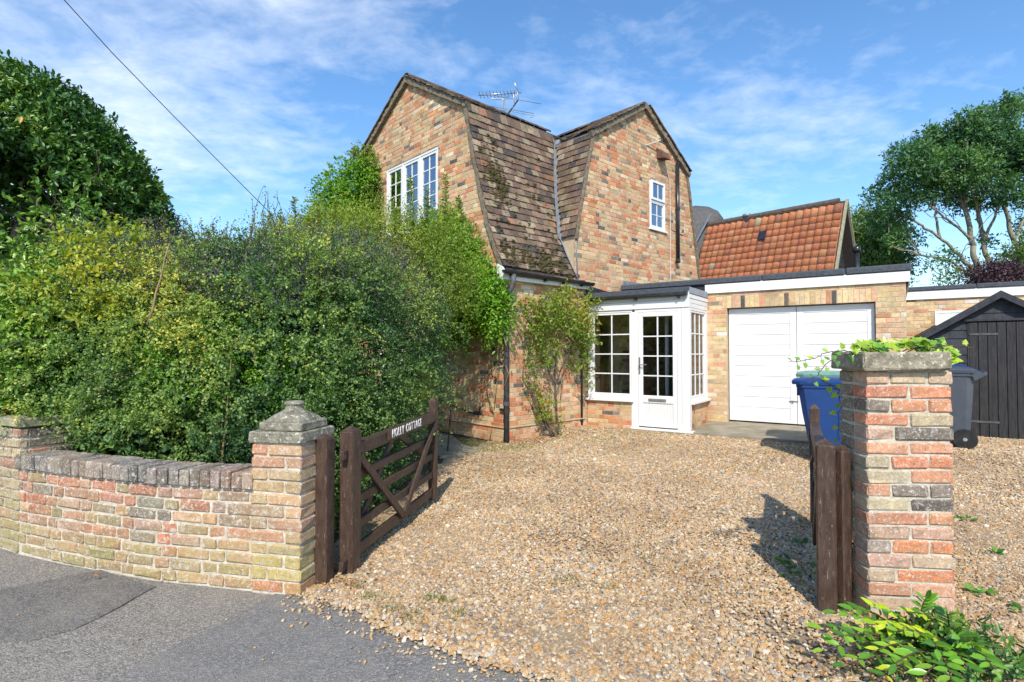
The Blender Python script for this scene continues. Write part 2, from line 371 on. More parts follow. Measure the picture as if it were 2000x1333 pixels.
def area(p): return abs(sum(p[i][0]*p[(i+1) % len(p)][1]-p[(i+1) % len(p)][0]*p[i][1] for i in range(len(p))))/2 if len(p) > 2 else 0
def W(px, py, Y): return np.array([(px-1000)/1075*Y, Y, CAMH+(690-py)/1075*Y])   # a place Y metres ahead of the viewpoint
def frame(o, deg):
    a_ = rad(deg); o = np.array([*o[:2], 0.])
    X = np.array([math.cos(a_), math.sin(a_), 0]); Y = np.array([-math.sin(a_), math.cos(a_), 0])
    return lambda p: o+p[0]*X+p[1]*Y+np.array([0, 0, p[2]])
KO, KA = (-.095, 8.584, 0), -47.07; GO, GA = (1.332, 9.912, 0), -34.74; SO, SA = (6.757, 8.173, .0), -34.74
Kw, Gw, Sw = frame(KO, KA), frame(GO, GA), frame(SO, SA)
def ss(t, a_, b_):
    t = np.clip((t-a_)/(b_-a_), 0, 1); return t*t*(3-2*t)
def terr(x, y):
    yl = (x+.095)*.7322+(y-8.584)*.6811
    return .09*ss(yl, .3, 1.9)+.07*ss(yl, 2.2, 3.4)

# ------------------------------------------------------------------ bricks
PAL_H = [((.60, .44, .26), 32), ((.53, .38, .21), 20), ((.57, .24, .12), 23), ((.52, .18, .085), 9), ((.60, .36, .22), 20), ((.36, .25, .16), 6), ((.10, .095, .10), 5), ((.20, .18, .15), 4), ((.66, .56, .40), 4)]
PAL_G = [((.62, .47, .28), 40), ((.56, .42, .23), 22), ((.55, .26, .15), 8), ((.60, .38, .25), 18), ((.30, .24, .17), 4), ((.70, .66, .58), 3)]
PAL_W = [((.42, .19, .12), 26), ((.46, .155, .085), 20), ((.34, .255, .13), 16), ((.28, .22, .12), 12), ((.47, .29, .15), 14), ((.22, .18, .145), 8), ((.42, .25, .18), 16)]
PAL_P = [((.52, .25, .15), 22), ((.46, .31, .22), 26), ((.50, .40, .27), 14), ((.43, .36, .25), 14), ((.14, .12, .11), 3), ((.52, .32, .23), 20)]
PAL_L = [((.45, .22, .13), 22), ((.48, .33, .17), 22), ((.33, .29, .14), 20), ((.40, .24, .17), 16), ((.30, .27, .2), 10)]
PP_ = []
def pick(pal, rr=R, lo=.82, hi=1.16):
    t = rr.random()*sum(p[1] for p in pal)
    for c, w_ in pal:
        t -= w_
        if t <= 0: break
    k = rr.uniform(*((.93, 1.06) if pal is PP_ else (lo, hi))); return tuple(min(.8, x*k*rr.uniform(.95, 1.05)) for x in c)
def brick_variants(L, D, H, bev, jit, m, n=4):
    out = []
    for i in range(n):
        out.append(MB().box(-L/2, L/2, 0, D, -H/2, H/2, bev, jit=jit).mesh('brick', m))
    return out
def courses(u0, u1, v0, v1, c=.075, rr=R, joint=.010, flem=True, Ls=.215):
    j = 0; v = v0
    while v+c*.5 < v1:
        u = u0-(.0565 if j % 2 else 0); k = j % 2
        while u < u1:
            st = (k % 2 == 0) if (flem and j % 2 == 0) else rr.random() < .7
            L = (Ls if st else Ls/2-.005); yield (max(u, u0), min(u+L, u1), v, min(v+c-joint, v1)); u += L+joint; k += 1
        v += c; j += 1
def cut_holes(rects, holes):
    for (a_, b_, c_, d_) in rects:
        rs = [(a_, b_, c_, d_)]
        for (h0, h1, g0, g1) in holes:
            nx = []
            for (p, q, r_, s_) in rs:
                if q <= h0 or p >= h1 or s_ <= g0 or r_ >= g1: nx.append((p, q, r_, s_)); continue
                if s_ > g1 and r_ >= g1-.035: nx.append((p, q, g1, s_)); continue
                if r_ < g0 and s_ <= g0+.035: nx.append((p, q, r_, g0)); continue
                if p < h0: nx.append((p, h0, r_, s_))
                if q > h1: nx.append((h1, q, r_, s_))
            rs = nx
        for r_ in rs:
            if r_[1]-r_[0] > .03 and r_[3]-r_[2] > .02: yield r_
def lay(wall, kind, rects, outline, pal, mo, ma, nobj, w3, plane, hide=None, special=None):
    """plane: 'y' (front faces -Y at y=c) or 'x' (front faces +X at x=c)"""
    ax, c = plane
    if ax == 'y': t3 = lambda u, v, d: (u, c+d, v)
    else: t3 = lambda u, v, d: (c-d, u, v)
    cand = []; mb = MB()
    for r_ in rects:
        a_, b_, v0, v1 = r_; A = (b_-a_)*(v1-v0)
        P = clip_rect(outline, *r_) if outline else [(a_, v0), (b_, v0), (b_, v1), (a_, v1)]
        if area(P) < .12*A or len(P) < 3: continue
        col = pick(pal)
        if special: col = special((a_+b_)/2, (v0+v1)/2, col)
        if area(P) > .985*A:
            wp = w3(t3((a_+b_)/2, (v0+v1)/2, 0)); px = 1000+1075*wp[0]/wp[1]; py = 690-1075*(wp[2]-CAMH)/wp[1]
            s_ = (b_-a_)/wp[1]**2
            if hide and hide(px, py): s_ *= .01
            if px < 0 or px > 2000 or py < 0: s_ *= .001
            cand.append((s_, r_, col))
        else: mb.prism(P, t3, 0, .018, col)
    cand.sort(key=lambda t: -t[0])
    for i, (s_, (a_, b_, v0, v1), col) in enumerate(cand):
        if i < nobj:
            me = R.choice(VARS[mo]); o = bpy.data.objects.new('brick', me); LNK(o); o.parent = wall
            o.location = t3((a_+b_)/2, (v0+v1)/2, R.uniform(-.002, .003)); o.scale = ((b_-a_)/.215, 1, (v1-v0)/.065)
            o.rotation_euler = (0, R.uniform(-.006, .006), 0 if ax == 'y' else math.pi/2); o.color = (*col, 1)
        else:
            e_ = .003; d = R.uniform(-.002, .003)
            V = [t3(a_, v0, .02), t3(b_, v0, .02), t3(b_, v1, .02), t3(a_, v1, .02), t3(a_, v0, e_+d), t3(b_, v0, e_+d), t3(b_, v1, e_+d), t3(a_, v1, e_+d),
                 t3(a_+e_, v0+e_, d), t3(b_-e_, v0+e_, d), t3(b_-e_, v1-e_, d), t3(a_+e_, v1-e_, d)]
            F = [(8, 9, 10, 11), (4, 5, 9, 8), (5, 6, 10, 9), (6, 7, 11, 10), (7, 4, 8, 11), (0, 1, 5, 4), (1, 2, 6, 5), (2, 3, 7, 6), (3, 0, 4, 7)]
            mb.add(V, F, col)
    if mb.n: mb.build('bricks', ma, wall, kind='stuff')
VARS = {k: brick_variants(.215, .03, .065, .003, .0008, k) for k in ('brick_o',)}
def core(wall_name, parent, outline, holes, plane, thick, inset=.0045, m='mortar'):
    ax, c = plane
    t3 = (lambda u, v, d: (u, c+d, v)) if ax == 'y' else (lambda u, v, d: (c-d, u, v))
    mb = MB(); U = [p[0] for p in outline]; V = [p[1] for p in outline]
    ru = [(min(U)-1, max(U)+1, min(V)-1, max(V)+1)]
    for (h0, h1, g0, g1) in holes:
        nx = []
        for (a_, b_, c_, d_) in ru:
            if b_ <= h0 or a_ >= h1 or d_ <= g0 or c_ >= g1: nx.append((a_, b_, c_, d_)); continue
            if c_ < g0: nx.append((a_, b_, c_, g0))
            if d_ > g1: nx.append((a_, b_, g1, d_))
            lo, hi = max(c_, g0), min(d_, g1)
            if a_ < h0: nx.append((a_, h0, lo, hi))
            if b_ > h1: nx.append((h1, b_, lo, hi))
        ru = nx
    for r_ in ru:
        P = clip_rect(outline, *r_)
        if len(P) > 2 and area(P) > 1e-4: mb.prism(P, t3, inset, thick)
    return mb.build(wall_name, m, parent, fixn=True)

# ------------------------------------------------------------------ ground, pavement, driveway
def groundmat():
    m, nt, b = nodemat('garden_soil'); N = NB(nt); p = N.pos()
    c = N.mix(N.mask(N.noise(p, 1.2, 6, .6), .4, .6), (.075, .055, .035), (.07, .10, .03))
    c = N.mix(N.mask(N.noise(p, 40, 5, .7), .45, .7), c, (.16, .11, .06))
    nt.links.new(c, b.inputs['Base Color']); b.inputs['Roughness'].default_value = .95
    nt.links.new(N.bump(N.noise(p, 50, 5), .8, .02), b.inputs['Normal']); return m
def tarmac(name, c1, c2, sc, bstr, speck):
    m, nt, b = nodemat(name); N = NB(nt); p = N.pos()
    vo = N.n('ShaderNodeTexVoronoi', {'Vector': p, 'Scale': sc}); h = vo.outputs['Distance']; rnd = N.n('ShaderNodeSeparateColor', {0: vo.outputs['Color']}).outputs[0]
    c = N.mix(rnd, tuple(x*.72 for x in c1), tuple(x*1.2 for x in c2)); c = N.mix(N.mask(h, .1, .75), c, tuple(x*.5 for x in c1)); c = N.mix(N.math('MULTIPLY', N.mask(N.noise(p, 55, 5, .75), .5, .66), .5), c, tuple(x*1.5 for x in c2)); c = N.mix(N.math('MULTIPLY', N.mask(N.noise(p, 26, 5, .75), .53, .66), .45), c, tuple(x*.55 for x in c1))
    c = N.mix(N.math('MULTIPLY', N.mask(rnd, .9, .96), speck), c, (.42, .40, .37))
    c = N.mix(N.math('MULTIPLY', N.mask(N.noise(p, 2.6, 6, .65, .5), .45, .7), .5), c, (.30, .275, .235))
    c = N.mix(N.math('MULTIPLY', N.mask(N.noise(p, .9, 3, .5), .4, .7), .35), c, tuple(x*.8 for x in c1))
    nt.links.new(c, b.inputs['Base Color']); b.inputs['Roughness'].default_value = .92; b.inputs['Specular IOR Level'].default_value = .12
    nb = N.bump(N.noise(p, 38, 6, .7), .5, .012)
    nt.links.new(N.bump(h, bstr, .006, nb), b.inputs['Normal']); return m
def gravelbed():
    m, nt, b = nodemat('gravel_bed'); N = NB(nt); p = N.pos()
    vo = N.n('ShaderNodeTexVoronoi', {'Vector': p, 'Scale': 62.0}); rnd = N.n('ShaderNodeSeparateColor', {0: vo.outputs['Color']}).outputs[0]
    c = N.ramp(rnd, [(0, (.28, .22, .14)), (.25, (.45, .33, .19)), (.5, (.36, .22, .10)), (.7, (.40, .33, .22)), (1, (.55, .46, .33))])
    c = N.mix(N.mask(vo.outputs['Distance'], .25, .8), c, (.24, .175, .11))
    c = N.mix(N.math('MULTIPLY', N.mask(N.noise(p, 1.1, 5, .6, .4), .52, .68), .8), c, (.21, .165, .12))
    nt.links.new(c, b.inputs['Base Color']); b.inputs['Roughness'].default_value = .95
    nt.links.new(N.bump(vo.outputs['Distance'], -.8, .012), b.inputs['Normal']); return m
g = MB(); g.add([(-1500, -1500, -.02), (1500, -1500, -.02), (1500, 1500, -.02), (-1500, 1500, -.02)], [(0, 1, 2, 3)]); tag(g.build('ground', groundmat()), kind='structure')
WALL = [(-1.53, 3.28), (-2.24, 3.44), (-3.04, 3.716), (-3.45, 3.88), (-4.3, 4.3), (-6.2, 5.4)]
pv = MB(); P = [(-40, -8), (40, -8), (40, 2.6), (2.5, 2.95), (-1.0, 3.45)]+[(x, y+.1) for x, y in WALL]+[(-40, 22)]
pv.add([(x, y, -.012) for x, y in P], [tuple(range(len(P)))])
tag(pv.build('pavement', tarmac('coarse_tarmac', (.27, .25, .22), (.39, .36, .315), 110, .7, .25)), kind='structure')
def patch(name, pts, z, m):
    mb = MB(); P = []
    for i in range(len(pts)):
        p, q = np.array(pts[i]), np.array(pts[(i+1) % len(pts)]); L = np.linalg.norm(q-p); n = max(1, int(L/.12))
        for k in range(n):
            t = k/n; x = p+(q-p)*t; P.append((x[0]+R.uniform(-.012, .012), x[1]+R.uniform(-.012, .012)))
    mb.add([(x, y, z) for x, y in P]+[(x, y, z-.012) for x, y in P], [tuple(range(len(P)))]+[(i, i+len(P), (i+1) % len(P)+len(P), (i+1) % len(P)) for i in range(len(P))])
    return tag(mb.build(name, m, fixn=True), kind='structure')
dk = tarmac('dark_tarmac', (.185, .175, .16), (.26, .245, .225), 130, .6, .25); mid = tarmac('mid_tarmac', (.235, .225, .21), (.325, .31, .29), 150, .6, .3)
patch('pavement_patch', [(-3.05, 3.30), (-2.65, 3.60), (-2.15, 3.34), (-2.22, 2.85), (-2.36, 2.70), (-2.62, 2.72), (-3.1, 2.95)], -.004, dk)
patch('pavement_patch', [(-1.37, 3.30), (-1.18, 3.18), (-.75, 3.0), (.4, 2.6), (3.4, 2.55), (6, 2.6), (6, -1.2), (-2.6, -1.2), (-1.95, 1.75), (-1.74, 2.32), (-1.62, 2.62), (-1.50, 2.9)], -.004, mid)
patch('pavement_patch', [(-3.0, 2.32), (-2.1, 2.36), (-1.80, 2.26), (-2.02, 1.75), (-2.7, -1.2), (-6, -1.2), (-6, 2.2)], -.003, tarmac('bluish_tarmac', (.28, .275, .265), (.36, .35, .335), 130, .6, .3))

EDGE = [(-1.26, 3.2), (-.95, 3.02), (-.6, 2.78), (-.29, 2.60), (.02, 2.41), (.25, 2.30), (.7, 2.2), (1.3, 2.12), (2.0, 2.05), (3.2, 2.0), (8, 2.0), (12, 2.0)]
ex = np.array([p[0] for p in EDGE]); ey = np.array([p[1] for p in EDGE])
def yedge(x): return np.interp(x, ex, ey)+.03*np.sin(x*5.3)+.02*np.sin(x*13.7+1)+.014*np.sin(x*31+2)+.010*np.sin(x*57.3)
def xleft(y): return np.interp(y, [2, 3.2, 3.4, 5.2, 7.2, 8.0, 8.7, 9.9], [-1.24, -1.24, -1.12, -.9, -.62, -.35, -.10, 1.25])
gx = np.arange(-1.3, 12.01, .1); gy = np.arange(1.9, 15.01, .1); GX, GY = np.meshgrid(gx, gy)
GZ = terr(GX, GY)+.006*np.sin(GX*1.3+GY*.7)+.004*np.sin(GX*3.1-GY*2.3)
GY2 = GY.copy(); ed = yedge(GX); ed = ed+.07; GY2 = np.where(GY < ed, ed, GY)
mb = MB(); nx_ = len(gx)
V = np.stack([GX, GY2, GZ+.004], -1).reshape(-1, 3); inside = (GY+.1 > ed) & (GX > xleft(GY)-.35)
F = [(j*nx_+i, j*nx_+i+1, (j+1)*nx_+i+1, (j+1)*nx_+i) for j in range(len(gy)-1) for i in range(nx_-1) if inside[j, i] and inside[j, i+1]]
mb.add(V, F); tag(mb.build('driveway', gravelbed()), kind='structure')

# gravel: tens of thousands of stones, instanced by geometry nodes on one point cloud
def gravel():
    pts = []
    for (y0, y1, dens, s0) in ((1.95, 3.2, 9500, .0080), (3.2, 4.4, 7400, .0083), (4.4, 6.2, 5200, .0092), (6.2, 8.3, 3600, .0106), (8.3, 10.2, 2500, .0118)):
        x0, x1 = -1.3, min(10.2, 1.1*y1+.55); n = int((x1-x0)*(y1-y0)*dens)
        x = RN.uniform(x0, x1, n); y = RN.uniform(y0, y1, n)
        k = (y > yedge(x)+.015*RN.normal(size=n)) & (x > xleft(y)+.03*RN.normal(size=n)) & (x < 1.1*y+.5)
        # worn patch of bare ground towards the street
        f = np.sin(x*2.1+1.3)*np.sin(y*3.3+x*1.7)+.5*np.sin(x*6+y*4.2)
        k &= ~((f > .75) & (y < 4.3) & (RN.random(n) < .55))
        bare = np.exp(-(((x-.22)/.33)**2+((y-2.72)/.2)**2))+.8*np.exp(-(((x-1.38)/.16)**2+((y-2.6)/.35)**2))
        k &= RN.random(n) > bare*.85
        x, y = x[k], y[k]; s = s0*np.exp(RN.normal(0, .28, len(x)))*(1+.25*np.clip((3.2-y), 0, 1))
        pts.append(np.stack([x, y, terr(x, y)+.006+s*.15+RN.uniform(0, .008, len(x)), s], -1))
    n = 620; x = RN.uniform(-1.3, 2.6, n); d = np.abs(RN.exponential(.085, n)); y = yedge(x)-d; k = y > .9
    s = .0075*np.exp(RN.normal(0, .3, n)); pts.append(np.stack([x, y, .0+s*.3, s], -1)[k])
    n = 120; x = RN.uniform(-3.6, 1.8, n); y = RN.uniform(1.4, 3.1, n); s = .005*np.exp(RN.normal(0, .3, n)); k = y < np.interp(x, [-3.6, -1.2, 1], [3.8, 3.1, 2.3]); pts.append(np.stack([x, y, s*.3, s], -1)[k])
    A = np.concatenate(pts); n = len(A)
    me = bpy.data.meshes.new('gravel'); me.vertices.add(n); me.vertices.foreach_set('co', A[:, :3].astype(np.float32).ravel())
    rot = np.stack([RN.normal(0, .38, n), RN.normal(0, .38, n), RN.uniform(0, 6.28, n)], -1); scl = np.stack([A[:, 3]*RN.uniform(.95, 1.45, n), A[:, 3]*RN.uniform(.7, 1.0, n), A[:, 3]*RN.uniform(.4, .75, n)], -1)
    for nm, v in (('rot', rot), ('scl', scl)):
        at = me.attributes.new(nm, 'FLOAT_VECTOR', 'POINT'); at.data.foreach_set('vector', v.astype(np.float32).ravel())
    o = bpy.data.objects.new('gravel', me); LNK(o)
    m, nt, b = nodemat('gravel_stone'); N = NB(nt); r_ = N.n('ShaderNodeObjectInfo').outputs['Random']
    c = N.ramp(r_, [(0, (.65, .54, .37)), (.16, (.51, .38, .22)), (.3, (.50, .29, .11)), (.42, (.57, .45, .29)), (.54, (.30, .25, .19)), (.62, (.59, .40, .20)), (.72, (.34, .21, .12)), (.8, (.20, .20, .20)), (.86, (.76, .68, .54)), (.95, (.40, .35, .29)), (1, (.66, .29, .06))])
    c = N.mix(N.mask(N.noise(N.pos(), 170, 3), .35, .7), c, N.mix(1.0, c, (.72, .68, .64), 'MULTIPLY'))
    c = N.mix(1.0, c, N.ramp(N.noise(N.pos(), .8, 4, .6, .4), [(.34, (.82, .79, .75)), (.6, (1.06, 1.06, 1.06))]), 'MULTIPLY')
    nt.links.new(c, b.inputs['Base Color']); b.inputs['Roughness'].default_value = .7; b.inputs['Specular IOR Level'].default_value = .35
    gt = bpy.data.node_groups.new('scatter_stones', 'GeometryNodeTree'); gt.interface.new_socket('Geometry', in_out='INPUT', socket_type='NodeSocketGeometry'); gt.interface.new_socket('Geometry', in_out='OUTPUT', socket_type='NodeSocketGeometry')
    n_, l_ = gt.nodes, gt.links; gi = n_.new('NodeGroupInput'); go = n_.new('NodeGroupOutput'); jn = n_.new('GeometryNodeGeometryToInstance')
    for i in range(3):
        ic = n_.new('GeometryNodeMeshIcoSphere'); ic.inputs['Radius'].default_value = 1; ic.inputs['Subdivisions'].default_value = 2 if False else 1
        sp = n_.new('GeometryNodeSetPosition'); rv = n_.new('FunctionNodeRandomValue'); rv.data_type = 'FLOAT_VECTOR'
        rv.inputs[0].default_value = (-.22,)*3; rv.inputs[1].default_value = (.22,)*3; rv.inputs['Seed'].default_value = i+3
        sm = n_.new('GeometryNodeSetMaterial'); sm.inputs['Material'].default_value = m
        l_.new(ic.outputs[0], sp.inputs[0]); l_.new(rv.outputs[0], sp.inputs['Offset']); l_.new(sp.outputs[0], sm.inputs[0]); l_.new(sm.outputs[0], jn.inputs[0])
    ip = n_.new('GeometryNodeInstanceOnPoints'); ip.inputs['Pick Instance'].default_value = True
    rd = n_.new('FunctionNodeRandomValue'); rd.data_type = 'INT'; rd.inputs[4].default_value = 0; rd.inputs[5].default_value = 2
    na = n_.new('GeometryNodeInputNamedAttribute'); na.data_type = 'FLOAT_VECTOR'; na.inputs[0].default_value = 'rot'
    nb = n_.new('GeometryNodeInputNamedAttribute'); nb.data_type = 'FLOAT_VECTOR'; nb.inputs[0].default_value = 'scl'
    l_.new(gi.outputs[0], ip.inputs['Points']); l_.new(jn.outputs[0], ip.inputs['Instance']); l_.new(rd.outputs[2], ip.inputs['Instance Index'])
    l_.new(na.outputs[0], ip.inputs['Rotation']); l_.new(nb.outputs[0], ip.inputs['Scale']); l_.new(ip.outputs[0], go.inputs[0])
    md = o.modifiers.new('scatter', 'NODES'); md.node_group = gt
    return tag(o, 'loose golden flint gravel covering the driveway', 'gravel', kind='stuff')
gravel()

# concrete in front of the garage, under the porch, and the path behind the gate
def slab_poly(name, pts, z0, z1, m='slab'):
    mb = MB(); mb.prism(pts, lambda u, v, d: (u, v, d), z1, z0); return tag(mb.build(name, m, fixn=True), kind='structure')
mb = MB(); q = [Gw(p) for p in ((1.86, -.05, .135), (3.2, -.12, .155), (4.9, -.32, .175), (4.9, 1.3, .215), (1.86, 1.3, .215))]; mb.add(q+[p*[1, 1, 0] for p in q], [(0, 1, 2, 3, 4), (5, 9, 8, 7, 6)]+[(i, i+5, (i+1) % 5+5, (i+1) % 5) for i in range(5)]); tag(mb.build('garage_apron', 'slab', None, fixn=True), kind='structure')
slab_poly('porch_base', [tuple(Gw((u, v, 0))[:2]) for u, v in ((.78, -.09), (1.93, -.09), (1.93, 1.1), (.05, 1.1), (.05, .02), (.78, .02))], .0, .118)
slab_poly('gully_slab', [tuple(Kw((u, v, 0))[:2]) for u, v in ((.0, 1.45), (.42, 1.38), (.62, 1.75), (.52, 2.0), (0, 1.98))], 0, .095)
slab_poly('garden_path', [(-1.75, 10.2), (-1.9, 8.7), (-.95, 7.35), (-.45, 7.75), (-.75, 8.35), (-1.0, 9.2)], -.01, .03)
slab_poly('shed_footing', [tuple(Sw((u, v, 0))[:2]) for u, v in ((-.35, -.12), (1.6, -.12), (1.6, .4), (-.35, .4))], .0, .15)

# ------------------------------------------------------------------ cottage
cot = thing('cottage', 'brick cottage with steep gambrel tiled roof and two gables', 'house', KO, rad(KA))
RP = [(0, 2.62), (-.20, 3.03), (-.40, 3.475), (-.60, 4.1), (-.81, 4.84), (-1.0, 5.64)]   # gambrel verge, right half
APX = (-2.85, 6.70)
mir = lambda p: (-5.7-p[0], p[1])
out1 = [(-5.7, 0), (0, 0)]+RP+[APX]+[mir(p) for p in RP[::-1]]
hole1 = [(-3.67, -1.84, 3.72, 5.17), (-3.9, -2.4, .9, 2.15)]
w1 = core('wall', cot, clip_half(out1, 1, 0, -.012), hole1, ('y', 0), .26)
hide1 = lambda px, py: (py > 430 and px < 880) or (px < 880 and 640 > py > 400) or (px < 745 and py > 285) or (880 < px < 985 and 470 < py < 610)
def dark_band(u, v, col): return col
lay(w1, 'h', list(cut_holes(courses(-5.7, 0, .005, 6.75), hole1)), out1, PAL_H, 'brick_o', 'brick_a', 300, Kw, ('y', 0), hide1)
out2 = [(0, 0), (6.12, 0), (6.12, 2.6), (6.02, 3.08), (5.86, 3.8), (5.72, 4.45), (5.49, 5.44), (3.81, 6.42), (2.14, 5.44), (1.93, 4.7), (1.76, 4.0), (1.64, 3.5), (1.64, 2.62), (0, 2.62)]
hole2 = [(4.02, 4.61, 3.99, 5.0), (2.35, 2.95, .12, 2.1)]
w2 = core('wall', cot, clip_half(out2, -1, 0, -.012), hole2, ('x', 0), .26)
lay(w2, 'h', list(cut_holes(courses(0, 6.12, .03, 6.5), hole2)), out2, PAL_H, 'brick_o', 'brick_a', 300, Kw, ('x', 0), lambda px, py: False)
# the two far sides of the house and its ceilings
mb = MB(); mb.box(-5.7, -5.45, .3, 5.9, 0, 2.7); mb.prism([(p[0]*.985-.04, p[1]-.05) for p in out1], lambda u, v, d: (u, d, v), 5.9, 6.1); mb.box(-5.4, -.3, .3, 5.9, 2.45, 2.6); mb.box(-5.4, -.3, .3, 5.9, -.05, .0)
mb.build('rear_walls', 'mortar', cot)
bd = MB().box(.0, .02, .0, 1.9, .225, .245, .003); bd.box(-3.6, 0, -.02, 0, .225, .245, .003); bd.build('plinth_ledge', 'mortar', cot)

# window in the street gable, three casements of small panes
def casement(parent, x0, x1, z0, z1, y, cols, rows, fr=.045, bar=.018, mat_='white', gl='glass_up', plane='y', name='casement'):
    """plane y: faces -Y at y. plane x: faces +X at x=y."""
    t = (lambda a_, b_, c_, d_, e_, f_: (a_, b_, c_, d_, e_, f_)) if plane == 'y' else (lambda a_, b_, c_, d_, e_, f_: (y-(d_-y), y-(c_-y), a_, b_, e_, f_))
    f = MB()
    for (a_, b_, c_, d_) in ((x0, x0+fr, z0, z1), (x1-fr, x1, z0, z1), (x0+fr, x1-fr, z0, z0+fr), (x0+fr, x1-fr, z1-fr, z1)):
        f.box(*t(a_, b_, y, y+.05, c_, d_), bev=.004)
    co = f.build(name, mat_, parent)
    gx0, gx1, gz0, gz1 = x0+fr, x1-fr, z0+fr, z1-fr; g_ = MB()
    for i in range(1, cols):
        u = gx0+(gx1-gx0)*i/cols; g_.box(*t(u-bar/2, u+bar/2, y+.012, y+.038, gz0, gz1))
    for j in range(1, rows):
        v = gz0+(gz1-gz0)*j/rows; g_.box(*t(gx0, gx1, y+.013, y+.037, v-bar/2, v+bar/2))
    g_.build('glazing_bars', mat_, co)
    for i in range(cols):
        for j in range(rows):
            q = MB(); a_ = gx0+(gx1-gx0)*i/cols+bar/2; b_ = gx0+(gx1-gx0)*(i+1)/cols-bar/2; c_ = gz0+(gz1-gz0)*j/rows+bar/2; d_ = gz0+(gz1-gz0)*(j+1)/rows-bar/2
            q.box(*t(a_, b_, y+.022, y+.026, c_, d_)); q.build('pane', gl, co)
    return co
wf = MB()
X0, X1, Z0, Z1 = -3.67, -1.84, 3.72, 5.17
for (a_, b_, c_, d_) in ((X0, X0+.05, Z0, Z1), (X1-.05, X1, Z0, Z1), (X0+.05, X1-.05, Z1-.05, Z1), (X0+.05, X1-.05, Z0, Z0+.05), (-3.085, -3.025, Z0+.05, Z1-.05), (-2.485, -2.425, Z0+.05, Z1-.05)): wf.box(a_, b_, .012, .10, c_, d_, .004)
wfo = wf.build('window_frame', 'white', cot)
for a_, b_ in ((-3.62, -3.085), (-3.025, -2.485), (-2.425, -1.89)): casement(cot, a_+.003, b_-.003, Z0+.053, Z1-.053, .02, 2, 5)
mb = MB()
for a_, b_ in ((-3.55, -3.15), (-2.05, -1.93)): mb.box(a_, b_, .20, .23, 3.75, 5.1)
mb.build('curtain_or_dark_panel', 'curtain_or_dark_panel', cot)
# ground-floor window glimpsed through the hedge
wf = MB()
for (a_, b_, c_, d_) in ((-3.9, -3.84, .9, 2.15), (-2.46, -2.4, .9, 2.15), (-3.84, -2.46, 2.09, 2.15), (-3.84, -2.46, .9, .96), (-3.18, -3.12, .96, 2.09)): wf.box(a_, b_, .012, .09, c_, d_, .004)
wf.build('window_frame', 'white', cot)
for a_, b_ in ((-3.84, -3.18), (-3.12, -2.46)): casement(cot, a_+.003, b_-.003, .963, 2.087, .02, 2, 3)
# small window in the side gable
part_box('window_sill', 'white', cot, -.05, .035, 3.98, 4.65, 3.955, 3.995)
wf = MB()
for (a_, b_, c_, d_) in ((4.025, 4.07, 3.995, 4.995), (4.56, 4.605, 3.995, 4.995), (4.07, 4.56, 4.95, 4.995), (4.07, 4.56, 3.995, 4.04), (4.07, 4.56, 4.545, 4.59)): wf.box(-.06, .004, a_, b_, c_, d_, .004)
wf.build('window_frame', 'white', cot)
casement(cot, 4.072, 4.558, 4.042, 4.543, .0, 2, 2, .02, .014, plane='x')
casement(cot, 4.06, 4.572, 4.592, 5.0, .028, 2, 1, .05, .014, plane='x', name='top_light')
part_box('curtain_or_dark_panel', 'dark', cot, -.5, -.48, 3.8, 4.8, 3.8, 5.1)  # no curtain here: a near-black panel standing in for the unlit room

# roofs: closed shells below, tiles laid on top
def shell(name, prof, t3, d0, d1, th=.06):
    """prof: list of (u,v); t3(u,v,d)"""
    mb = MB(); n = len(prof)
    nr = []
    for i in range(n):
        p, q = prof[max(i-1, 0)], prof[min(i+1, n-1)]; dx, dz = q[0]-p[0], q[1]-p[1]; L = math.hypot(dx, dz); nr.append((dz/L*th, -dx/L*th))
    poly = list(prof)+[(prof[i][0]+nr[i][0], prof[i][1]+nr[i][1]) for i in range(n-1, -1, -1)]
    A = [t3(u, v, d0) for u, v in poly]; B = [t3(u, v, d1) for u, v in poly]; m_ = len(poly); mb.add(A+B, [])
    F = [(i, (i+1) % m_, (i+1) % m_+m_, i+m_) for i in range(m_)]
    for i in range(n-1): F += [(i, i+1, m_-2-i, m_-1-i), (m_+i, m_+m_-1-i, m_+m_-2-i, m_+i+1)]
    mb.f += F; mb.c += [None]*len(F)
    return mb
ROOFB = simple('tile_bed', (.06, .05, .045), (.04, .035, .03), 10, .95, .6)
def xmain(z): return float(np.interp(z, [p[1] for p in RP], [p[0] for p in RP]))
def ystrip(z): return float(np.interp(z, [3.4, 3.5, 4.0, 4.7, 5.44], [1.62, 1.64, 1.76, 1.93, 2.14]))
EAVE = (.13, 2.60)
t_main = lambda u, v, d: (u, d, v)
sh = shell('x', [EAVE]+RP, t_main, -.01, 1.60, .05).build('roof_slope', ROOFB, cot, fixn=True)
